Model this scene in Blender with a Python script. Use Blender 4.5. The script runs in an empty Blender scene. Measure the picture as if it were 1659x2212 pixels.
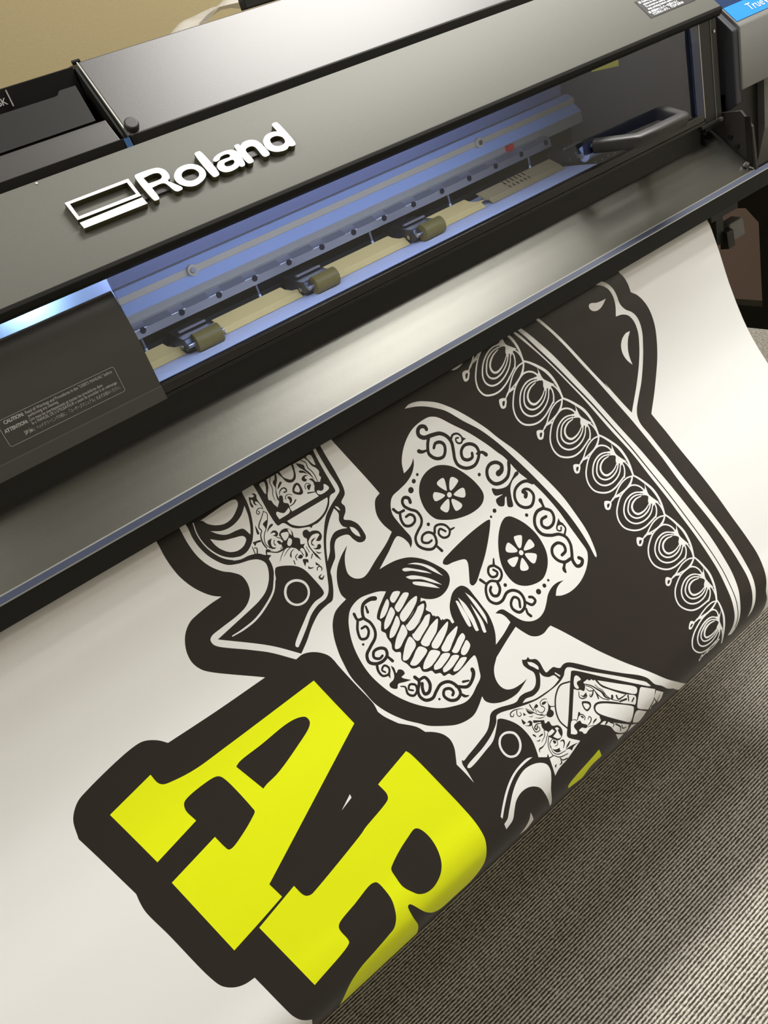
import bpy, bmesh, math, random
import numpy as np
from mathutils import Vector, Matrix
from mathutils.geometry import delaunay_2d_cdt

scene = bpy.context.scene
col = scene.collection

# ------------------------------------------------------------------ camera
cam_d = bpy.data.cameras.new('camera')
cam_d.sensor_fit = 'VERTICAL'
cam_d.sensor_height = 24.0
cam_d.lens = 24.0 * 1661.0 / 2212.0
cam_d.clip_start = 0.02
cam = bpy.data.objects.new('camera', cam_d)
col.objects.link(cam)
CX = Vector((0.77864431, -0.55653672, -0.28979288))    # camera right in the room
CY = Vector((0.5048119, 0.28132696, 0.81610054))       # camera up
CZ = Vector((-0.37266336, -0.78174294, 0.5))           # back of the camera
m = Matrix.Identity(4)
for i in range(3):
    m[i][0], m[i][1], m[i][2] = CX[i], CY[i], CZ[i]
m[0][3], m[1][3], m[2][3] = 0.0, 0.0, 1.2
cam.matrix_world = m
scene.camera = cam

# ------------------------------------------------------------------ world, exposure
w = bpy.data.worlds.new('room_ambient')
scene.world = w
w.use_nodes = True
bg = w.node_tree.nodes['Background']
bg.inputs[0].default_value = (1.0, 0.95, 0.86, 1)
bg.inputs[1].default_value = 0.04
vs = scene.view_settings
vs.view_transform = 'Standard'
vs.look = 'None'
vs.exposure = 0.0
vs.gamma = 1.0
vs.use_curve_mapping = False

# ------------------------------------------------------------------ ceiling lights
def area(name, loc, sx, sy, power, colr, rot=(0, 0, 0), spread=180):
    d = bpy.data.lights.new(name, 'AREA')
    d.shape = 'RECTANGLE'
    d.size, d.size_y = sx, sy
    d.energy = power
    d.color = colr
    d.spread = math.radians(spread)
    o = bpy.data.objects.new(name, d)
    o.location = loc
    o.rotation_euler = rot
    col.objects.link(o)
    return o
WARM = (1.0, 0.985, 0.955)
for ty in (0.72, 0.80, 0.89):        # three-tube ceiling fixture above the printer
    area('ceiling_tube_light', (1.55, ty, 2.62), 1.25, 0.05, 20.5, WARM)
area('ceiling_panel_light', (1.55, 0.22, 2.62), 1.0, 0.25, 12, WARM)
area('ceiling_panel_light', (-1.0, 0.7, 2.62), 1.2, 0.6, 25, WARM)
area('ceiling_panel_light', (1.0, -0.45, 2.62), 1.2, 0.3, 7.5, WARM)
area('added_wall_fill', (3.35, -1.85, 2.45), 1.2, 0.3, 30, WARM, (0, math.radians(-60), 0), 110)  # added lamp, brightens the unseen right wall for the pane's reflection
# the printer's own white-blue work lights, hidden behind the hood's lower edge
LED = (0.40, 0.53, 1.0)
for wx in (0.36, 0.70):
    area('platen_work_light', (wx, 0.786, 1.0925), 0.30, 0.010, 0.88, LED, (math.radians(90), 0, 0))
for wx in (-0.16, -0.02, 0.11):
    area('slot_work_light', (wx, 0.797, 1.0945), 0.03, 0.008, 0.11, (0.45, 0.68, 1.0), (math.radians(80), 0, 0))

# ------------------------------------------------------------------ materials
MATS = {}
def mat(name, rgb, rough=0.5, metal=0.0, spec=0.5, bump=None, coat=0.0, emit=None):
    if name in MATS:
        return MATS[name]
    mt = bpy.data.materials.new(name)
    mt.use_nodes = True
    nt = mt.node_tree
    b = nt.nodes['Principled BSDF']
    b.inputs['Base Color'].default_value = (*rgb, 1)
    b.inputs['Roughness'].default_value = rough
    b.inputs['Metallic'].default_value = metal
    b.inputs['Specular IOR Level'].default_value = spec
    b.inputs['Coat Weight'].default_value = coat
    if emit:
        b.inputs['Emission Color'].default_value = (*emit[:3], 1)
        b.inputs['Emission Strength'].default_value = emit[3]
    if bump:
        tc = nt.nodes.new('ShaderNodeTexCoord')
        n = nt.nodes.new('ShaderNodeTexNoise')
        n.inputs['Scale'].default_value = bump[0]
        n.inputs['Detail'].default_value = 3
        bp = nt.nodes.new('ShaderNodeBump')
        bp.inputs['Strength'].default_value = bump[1]
        bp.inputs['Distance'].default_value = 0.001
        nt.links.new(tc.outputs['Object'], n.inputs['Vector'])
        nt.links.new(n.outputs['Fac'], bp.inputs['Height'])
        nt.links.new(bp.outputs['Normal'], b.inputs['Normal'])
    MATS[name] = mt
    return mt

M_LID = mat('lid_pewter_paint', (0.080, 0.076, 0.074), 0.42, 0.38, 0.5, (900, 0.05))
M_HOOD = mat('hood_graphite_paint', (0.118, 0.118, 0.100), 0.60, 0.25, 0.5, (900, 0.10))
M_BLACK = mat('black_plastic', (0.012, 0.012, 0.010), 0.42, 0, 0.4, (700, 0.08))
M_EDGE = mat('edge_black', (0.012, 0.012, 0.010), 0.55, 0, 0.15)
M_DARK = mat('dark_grey_plastic', (0.035, 0.034, 0.032), 0.45, 0, 0.4, (700, 0.08))
M_APRON = mat('apron_textured_steel', (0.150, 0.147, 0.130), 0.30, 0.86, 0.5, (1500, 0.10))
M_NAVY = mat('flange_blue_reflection', (0.045, 0.053, 0.085), 0.40, 0.1, 0.4)  # bluish reflection on the flange put into its colour
M_GREY = mat('grey_plastic', (0.16, 0.16, 0.150), 0.5, 0, 0.4, (700, 0.05))
M_SIDE = mat('side_plate_grey', (0.045, 0.041, 0.037), 0.5, 0, 0.3)
M_ALU = mat('brushed_aluminium', (0.62, 0.58, 0.50), 0.32, 0.8)
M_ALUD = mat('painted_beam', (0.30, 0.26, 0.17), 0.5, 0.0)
M_BEAM = mat('beam_blue_light_tint', (0.38, 0.43, 0.50), 0.35, 0.0)  # blue LED reflection on the beam's sloping faces put into their colour
M_TAN = mat('tan_groove', (0.44, 0.35, 0.19), 0.5)
M_BACK = mat('inner_back_panel', (0.20, 0.205, 0.255), 0.4)
M_SCREW = mat('steel_screw', (0.5, 0.5, 0.5), 0.3, 1.0)
M_SCREWD = mat('dark_screw', (0.03, 0.03, 0.035), 0.35, 0.6)
M_GUIDE = mat('cream_guide', (0.97, 0.67, 0.20), 0.55)
M_GUIDE2 = mat('tan_perforated_guide', (0.52, 0.37, 0.14), 0.55)
M_ROLL = mat('olive_rubber', (0.22, 0.155, 0.028), 0.5, 0, 0.3)
M_SILVER = mat('emblem_silver', (0.80, 0.79, 0.75), 0.45, 0.15, 0.6)
M_INKW = mat('label_white_ink', (0.55, 0.55, 0.54), 0.6)
M_LABEL = mat('label_black', (0.02, 0.018, 0.016), 0.5)
M_YEL = mat('label_yellow', (0.85, 0.68, 0.02), 0.5)
M_BLUE = mat('panel_blue', (0.02, 0.22, 0.75), 0.35, 0, 0.5)
M_WHITE = mat('panel_white', (0.75, 0.78, 0.82), 0.5)
M_CLEAR = mat('polythene_fold', (0.55, 0.53, 0.48), 0.25, 0, 0.6, (90, 0.6))
M_VINYL = mat('vinyl_white', (0.83, 0.825, 0.81), 0.42, 0, 0.35)
M_INKK = mat('ink_black', (0.021, 0.0160, 0.0132), 0.36, 0, 0.45)
M_INKY = mat('ink_yellow', (0.80, 0.88, 0.004), 0.42, 0, 0.35)
M_BLUEINK = mat('navy_inner', (0.02, 0.035, 0.12), 0.3)
M_RED = mat('red_mark', (0.5, 0.03, 0.02), 0.5)

def glass_mat():
    mt = bpy.data.materials.new('clear_acrylic')
    mt.use_nodes = True
    nt = mt.node_tree
    nt.nodes.remove(nt.nodes['Principled BSDF'])
    out = nt.nodes['Material Output']
    tr = nt.nodes.new('ShaderNodeBsdfTransparent')
    tr.inputs[0].default_value = (0.93, 0.93, 0.94, 1)
    gl = nt.nodes.new('ShaderNodeBsdfGlossy')
    gl.inputs['Roughness'].default_value = 0.015
    fr = nt.nodes.new('ShaderNodeFresnel')
    fr.inputs[0].default_value = 1.49
    mx = nt.nodes.new('ShaderNodeMixShader')
    ge = nt.nodes.new('ShaderNodeNewGeometry')       # the pane reflects at its outer faces only
    iv = nt.nodes.new('ShaderNodeMath'); iv.operation = 'SUBTRACT'; iv.inputs[0].default_value = 1.0
    mu = nt.nodes.new('ShaderNodeMath'); mu.operation = 'MULTIPLY'
    m2 = nt.nodes.new('ShaderNodeMath'); m2.operation = 'MULTIPLY'; m2.inputs[1].default_value = 1.7   # both faces of the pane
    nt.links.new(ge.outputs['Backfacing'], iv.inputs[1])
    nt.links.new(fr.outputs[0], m2.inputs[0])
    nt.links.new(m2.outputs[0], mu.inputs[0])
    nt.links.new(iv.outputs[0], mu.inputs[1])
    nt.links.new(mu.outputs[0], mx.inputs[0])
    nt.links.new(tr.outputs[0], mx.inputs[1])
    nt.links.new(gl.outputs[0], mx.inputs[2])
    nt.links.new(mx.outputs[0], out.inputs[0])
    return mt
M_GLASS = glass_mat()

# ------------------------------------------------------------------ helpers
WLOC = {}
def tag(o, label=None, cat=None, group=None, kind=None):
    if label: o['label'] = label
    if cat: o['category'] = cat
    if group: o['group'] = group
    if kind: o['kind'] = kind
    return o

def link(o, parent=None, wloc=(0, 0, 0)):
    col.objects.link(o)
    WLOC[o] = Vector(wloc)
    if parent is not None:
        o.parent = parent
        o.matrix_parent_inverse = Matrix.Translation(-WLOC[parent])
    return o

def thing(name, loc, label, cat, group=None):
    o = bpy.data.objects.new(name, None)
    o.empty_display_size = 0.1
    o.location = loc
    link(o, None, loc)
    return tag(o, label, cat, group)

def obj(name, bm, mt, parent=None, bevel=0.0, smooth=False, seg=2):
    """link a bmesh (room coordinates) as one mesh object"""
    me = bpy.data.meshes.new(name)
    bmesh.ops.recalc_face_normals(bm, faces=bm.faces)
    bm.to_mesh(me)
    bm.free()
    for x in (mt if isinstance(mt, (list, tuple)) else [mt]):
        me.materials.append(x)
    o = bpy.data.objects.new(name, me)
    link(o, parent)
    if bevel:
        b = o.modifiers.new('bevel', 'BEVEL')
        b.width = bevel
        b.segments = seg
        b.limit_method = 'ANGLE'
        b.angle_limit = math.radians(35)
        b.harden_normals = True
        smooth = True
    if smooth:
        me.polygons.foreach_set('use_smooth', [True] * len(me.polygons))
        if not bevel:
            me.set_sharp_from_angle(angle=math.radians(40))
    return o

def add_box(bm, x0, x1, y0, y1, z0, z1, mi=0):
    vs_ = [bm.verts.new((x, y, z)) for x in (x0, x1) for y in (y0, y1) for z in (z0, z1)]
    for q in ((0, 1, 3, 2), (4, 6, 7, 5), (0, 4, 5, 1), (2, 3, 7, 6), (0, 2, 6, 4), (1, 5, 7, 3)):
        f = bm.faces.new([vs_[i] for i in q])
        f.material_index = mi
    return bm

def box(name, x0, x1, y0, y1, z0, z1, mt, parent=None, bevel=0.0):
    return obj(name, add_box(bmesh.new(), x0, x1, y0, y1, z0, z1), mt, parent, bevel)

def add_prism(bm, prof, x0, x1, mi=0):
    """closed (y, z) outline swept along x"""
    a = [bm.verts.new((x0, y, z)) for y, z in prof]
    b = [bm.verts.new((x1, y, z)) for y, z in prof]
    n = len(prof)
    fs = [bm.faces.new(a), bm.faces.new(b[::-1])]
    for i in range(n):
        fs.append(bm.faces.new((a[i], b[i], b[(i + 1) % n], a[(i + 1) % n])))
    for f in fs:
        f.material_index = mi
    return bm

def prism(name, prof, x0, x1, mt, parent=None, bevel=0.0):
    return obj(name, add_prism(bmesh.new(), prof, x0, x1), mt, parent, bevel)

def add_cyl(bm, p, q, r, n=16, r2=None):
    p, q = Vector(p), Vector(q)
    d = (q - p).normalized()
    u = d.orthogonal().normalized()
    v = d.cross(u)
    r2 = r if r2 is None else r2
    ra = [bm.verts.new(p + r * (math.cos(2 * math.pi * i / n) * u + math.sin(2 * math.pi * i / n) * v)) for i in range(n)]
    rb = [bm.verts.new(q + r2 * (math.cos(2 * math.pi * i / n) * u + math.sin(2 * math.pi * i / n) * v)) for i in range(n)]
    for i in range(n):
        bm.faces.new((ra[i], ra[(i + 1) % n], rb[(i + 1) % n], rb[i]))
    bm.faces.new(ra[::-1])
    bm.faces.new(rb)
    return bm

def cyl(name, p, q, r, mt, parent=None, n=16, r2=None, bevel=0.0):
    return obj(name, add_cyl(bmesh.new(), p, q, r, n, r2), mt, parent, bevel, smooth=True)

# ------------------------------------------------------------------ plane outlines: smoothing, fills
def _cr(p0, p1, p2, p3, n):
    t = np.linspace(0, 1, n, endpoint=False)[:, None]
    d = lambda a, b: max(np.linalg.norm(b - a) ** .5, 1e-6)
    t1 = d(p0, p1); t2 = t1 + d(p1, p2); t3 = t2 + d(p2, p3)
    T = t1 + (t2 - t1) * t
    A1 = (t1 - T) / t1 * p0 + T / t1 * p1
    A2 = (t2 - T) / (t2 - t1) * p1 + (T - t1) / (t2 - t1) * p2
    A3 = (t3 - T) / (t3 - t2) * p2 + (T - t2) / (t3 - t2) * p3
    B1 = (t2 - T) / t2 * A1 + T / t2 * A2
    B2 = (t3 - T) / (t3 - t1) * A2 + (T - t1) / (t3 - t1) * A3
    return (t2 - T) / (t2 - t1) * B1 + (T - t1) / (t2 - t1) * B2

def smooth_line(P, C, closed, step):
    n = len(P)
    out = []
    for i in (range(n) if closed else range(n - 1)):
        p1 = P[i]; p2 = P[(i + 1) % n]
        if np.linalg.norm(p2 - p1) < 1e-6:
            continue
        c1 = C[i] or (not closed and i == 0)
        c2 = C[(i + 1) % n] or (not closed and i == n - 2)
        p0 = p1 - (p2 - p1) if c1 else P[i - 1]
        p3 = p2 + (p2 - p1) if c2 else P[(i + 2) % n]
        if np.linalg.norm(p1 - p0) < 1e-6: p0 = p1 - (p2 - p1)
        if np.linalg.norm(p3 - p2) < 1e-6: p3 = p2 + (p2 - p1)
        k = 1 if (c1 and c2) else int(np.clip(np.ceil(np.linalg.norm(p2 - p1) / step), 3, 8))
        out.append(_cr(p0, p1, p2, p3, k))
    out = np.vstack(out)
    if not closed:
        out = np.vstack([out, P[-1]])
    return out

def ribbon(P, wid, step):
    S = smooth_line(P, [False] * len(P), False, step)
    d = np.r_[0, np.cumsum(np.linalg.norm(np.diff(S, axis=0), axis=1))]
    d /= d[-1]
    w_ = np.interp(d, np.linspace(0, 1, len(wid)), wid) / 2
    T = np.gradient(S, axis=0)
    T /= np.linalg.norm(T, axis=1)[:, None] + 1e-12
    N = np.c_[-T[:, 1], T[:, 0]]
    def cap(c, t, n, r):
        a = np.linspace(0, np.pi, 5)[1:-1]
        return np.array([c + r * (np.cos(x) * n + np.sin(x) * t) for x in a])
    return np.vstack([S + N * w_[:, None], cap(S[-1], T[-1], N[-1], w_[-1]), (S - N * w_[:, None])[::-1], cap(S[0], -T[0], -N[0], w_[0])])

def parse(tokens):
    P = []; C = []
    for t in tokens:
        C.append(t.endswith('c'))
        x, y = t.rstrip('c').split(',')
        P.append((int(x) / 10.0, int(y) / 10.0))
    return np.array(P), C

def winding(poly, pts):
    wn = np.zeros(len(pts), int)
    q = np.roll(poly, -1, axis=0)
    for a, b in zip(poly, q):
        up = (a[1] <= pts[:, 1]) & (b[1] > pts[:, 1])
        dn = (a[1] > pts[:, 1]) & (b[1] <= pts[:, 1])
        if not (up.any() or dn.any()):
            continue
        cr = (b[0] - a[0]) * (pts[:, 1] - a[1]) - (pts[:, 0] - a[0]) * (b[1] - a[1])
        wn += (up & (cr > 0)).astype(int) - (dn & (cr < 0)).astype(int)
    return wn

# ------------------------------------------------------------------ the room
def room_mat(name, rgb, rough, scale=60, amt=0.06):
    mt = bpy.data.materials.new(name)
    mt.use_nodes = True
    nt = mt.node_tree
    b = nt.nodes['Principled BSDF']
    tc = nt.nodes.new('ShaderNodeTexCoord')
    n = nt.nodes.new('ShaderNodeTexNoise')
    n.inputs['Scale'].default_value = scale
    n.inputs['Detail'].default_value = 4
    r = nt.nodes.new('ShaderNodeValToRGB')
    r.color_ramp.elements[0].color = (*[c * (1 - amt) for c in rgb], 1)
    r.color_ramp.elements[1].color = (*[c * (1 + amt) for c in rgb], 1)
    nt.links.new(tc.outputs['Object'], n.inputs['Vector'])
    nt.links.new(n.outputs['Fac'], r.inputs['Fac'])
    nt.links.new(r.outputs['Color'], b.inputs['Base Color'])
    bp = nt.nodes.new('ShaderNodeBump')
    bp.inputs['Strength'].default_value = 0.15
    bp.inputs['Distance'].default_value = 0.002
    nt.links.new(n.outputs['Fac'], bp.inputs['Height'])
    nt.links.new(bp.outputs['Normal'], b.inputs['Normal'])
    b.inputs['Roughness'].default_value = rough
    b.inputs['Specular IOR Level'].default_value = 0.25
    return mt
M_WALL = room_mat('wall_beige_paint', (0.335, 0.272, 0.142), 0.75, 250)
M_WALLW = room_mat('wall_off_white', (0.72, 0.69, 0.62), 0.8, 250)
M_CEIL = room_mat('ceiling_tile', (0.62, 0.60, 0.56), 0.9, 120)
M_TRIM = room_mat('brown_panel_in_shade', (0.085, 0.054, 0.039), 0.6, 30)  # shade on the panel put into its brown base colour

def carpet_mat():
    mt = bpy.data.materials.new('ribbed_carpet')
    mt.use_nodes = True
    nt = mt.node_tree
    L = nt.links.new
    b = nt.nodes['Principled BSDF']
    tc = nt.nodes.new('ShaderNodeTexCoord')
    at = nt.nodes.new('ShaderNodeAttribute')
    at.attribute_name = 'rib'
    mp = nt.nodes.new('ShaderNodeMapping')
    mp.inputs['Scale'].default_value = (230, 420, 400)
    n = nt.nodes.new('ShaderNodeTexNoise')
    n.inputs['Scale'].default_value = 1.0
    n.inputs['Detail'].default_value = 3
    n2 = nt.nodes.new('ShaderNodeTexNoise')
    n2.inputs['Scale'].default_value = 2.5
    n2.inputs['Detail'].default_value = 2
    r = nt.nodes.new('ShaderNodeValToRGB')
    e = r.color_ramp.elements
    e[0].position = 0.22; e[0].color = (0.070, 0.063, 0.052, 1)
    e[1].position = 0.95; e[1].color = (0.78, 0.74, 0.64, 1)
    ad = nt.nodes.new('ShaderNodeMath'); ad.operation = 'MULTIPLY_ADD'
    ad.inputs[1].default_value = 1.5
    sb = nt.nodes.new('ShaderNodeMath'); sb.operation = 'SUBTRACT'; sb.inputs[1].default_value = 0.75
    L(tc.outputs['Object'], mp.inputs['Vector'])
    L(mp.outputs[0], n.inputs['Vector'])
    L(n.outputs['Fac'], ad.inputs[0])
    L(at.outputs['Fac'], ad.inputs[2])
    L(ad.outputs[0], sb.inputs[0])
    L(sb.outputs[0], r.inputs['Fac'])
    L(r.outputs['Color'], b.inputs['Base Color'])
    bp = nt.nodes.new('ShaderNodeBump')
    bp.inputs['Strength'].default_value = 0.9
    bp.inputs['Distance'].default_value = 0.002
    L(n.outputs['Fac'], bp.inputs['Height'])
    L(bp.outputs['Normal'], b.inputs['Normal'])
    b.inputs['Roughness'].default_value = 0.95
    b.inputs['Specular IOR Level'].default_value = 0.1
    return mt

RX0, RX1, RY0, RY1, RZ = -2.4, 4.2, -2.8, 1.62, 2.66
def build_floor(pitch=0.0050, h=0.0018):
    bm = bmesh.new()
    lay = bm.verts.layers.float.new('rib')
    rows = []
    y = RY0
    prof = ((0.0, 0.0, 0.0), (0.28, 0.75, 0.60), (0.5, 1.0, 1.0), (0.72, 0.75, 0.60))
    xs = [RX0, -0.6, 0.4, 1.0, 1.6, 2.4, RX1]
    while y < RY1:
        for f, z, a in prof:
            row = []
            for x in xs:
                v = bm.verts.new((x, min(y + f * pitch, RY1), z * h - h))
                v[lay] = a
                row.append(v)
            rows.append(row)
        y += pitch
    for a, b in zip(rows, rows[1:]):
        for i in range(len(xs) - 1):
            bm.faces.new((a[i], a[i + 1], b[i + 1], b[i]))
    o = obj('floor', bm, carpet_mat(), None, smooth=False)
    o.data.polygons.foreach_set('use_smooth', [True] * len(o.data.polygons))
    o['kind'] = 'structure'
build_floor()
def wall(name, x0, x1, y0, y1, z0, z1, mt):
    o = box(name, x0, x1, y0, y1, z0, z1, mt)
    o['kind'] = 'structure'
wall('wall_back', RX0 - .1, RX1 + .1, RY1, RY1 + .1, -.05, RZ, M_WALL)
wall('wall_front', RX0 - .1, RX1 + .1, RY0 - .1, RY0, -.05, RZ, M_WALLW)
wall('wall_left', RX0 - .1, RX0, RY0, RY1, -.05, RZ, M_WALLW)
wall('wall_right', RX1, RX1 + .1, RY0, RY1, -.05, RZ, M_WALLW)
wall('ceiling', RX0 - .1, RX1 + .1, RY0 - .1, RY1 + .1, RZ, RZ + .1, M_CEIL)
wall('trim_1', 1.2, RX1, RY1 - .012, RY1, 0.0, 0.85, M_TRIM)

# ------------------------------------------------------------------ the printed vinyl sheet
def sheet_profile():
    P = [(1.25,.9452),(1.10,.9452),(1.0,.9452),(.93,.9452),(.895,.9435),(.86,.9365),(.825,.9215),(.79,.9005),(.757,.8795),(.728,.8558),(.7146,.8201),(.6965,.7546),(.6696,.6843),(.6433,.6389),(.596,.574),(.5488,.5096),(.5256,.4770),(.5040,.4475)]
    c = np.array([.5432, .4228]); r = .046
    for a in np.linspace(np.arctan2(.407, -.914), np.pi * 1.5, 14):
        P.append(tuple(c + r * np.array([np.cos(a), np.sin(a)])))
    P += [(.60,.374),(.75,.378),(.95,.40),(1.15,.45)]
    P = np.array(P)
    out = []
    for i in range(len(P) - 1):
        p0 = P[max(i-1, 0)]; p1 = P[i]; p2 = P[i+1]; p3 = P[min(i+2, len(P)-1)]
        L = np.linalg.norm(p2 - p1)
        t1 = np.linalg.norm(p1 - p0) or L; t3 = np.linalg.norm(p3 - p2) or L
        m1 = ((p1-p0)/t1*L + (p2-p1)*t1/L)/(t1+L)*L if i > 0 else p2-p1
        m2 = ((p2-p1)/L*t3 + (p3-p2)/t3*L)/(t3+L)*L if i < len(P)-2 else p2-p1
        for t in np.linspace(0, 1, 12, endpoint=False):
            out.append((2*t**3-3*t**2+1)*p1 + (t**3-2*t**2+t)*m1 + (-2*t**3+3*t**2)*p2 + (t**3-t**2)*m2)
    out.append(P[-1])
    out = np.array(out)
    return out, np.r_[0, np.cumsum(np.linalg.norm(np.diff(out, axis=0), axis=1))]

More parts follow.
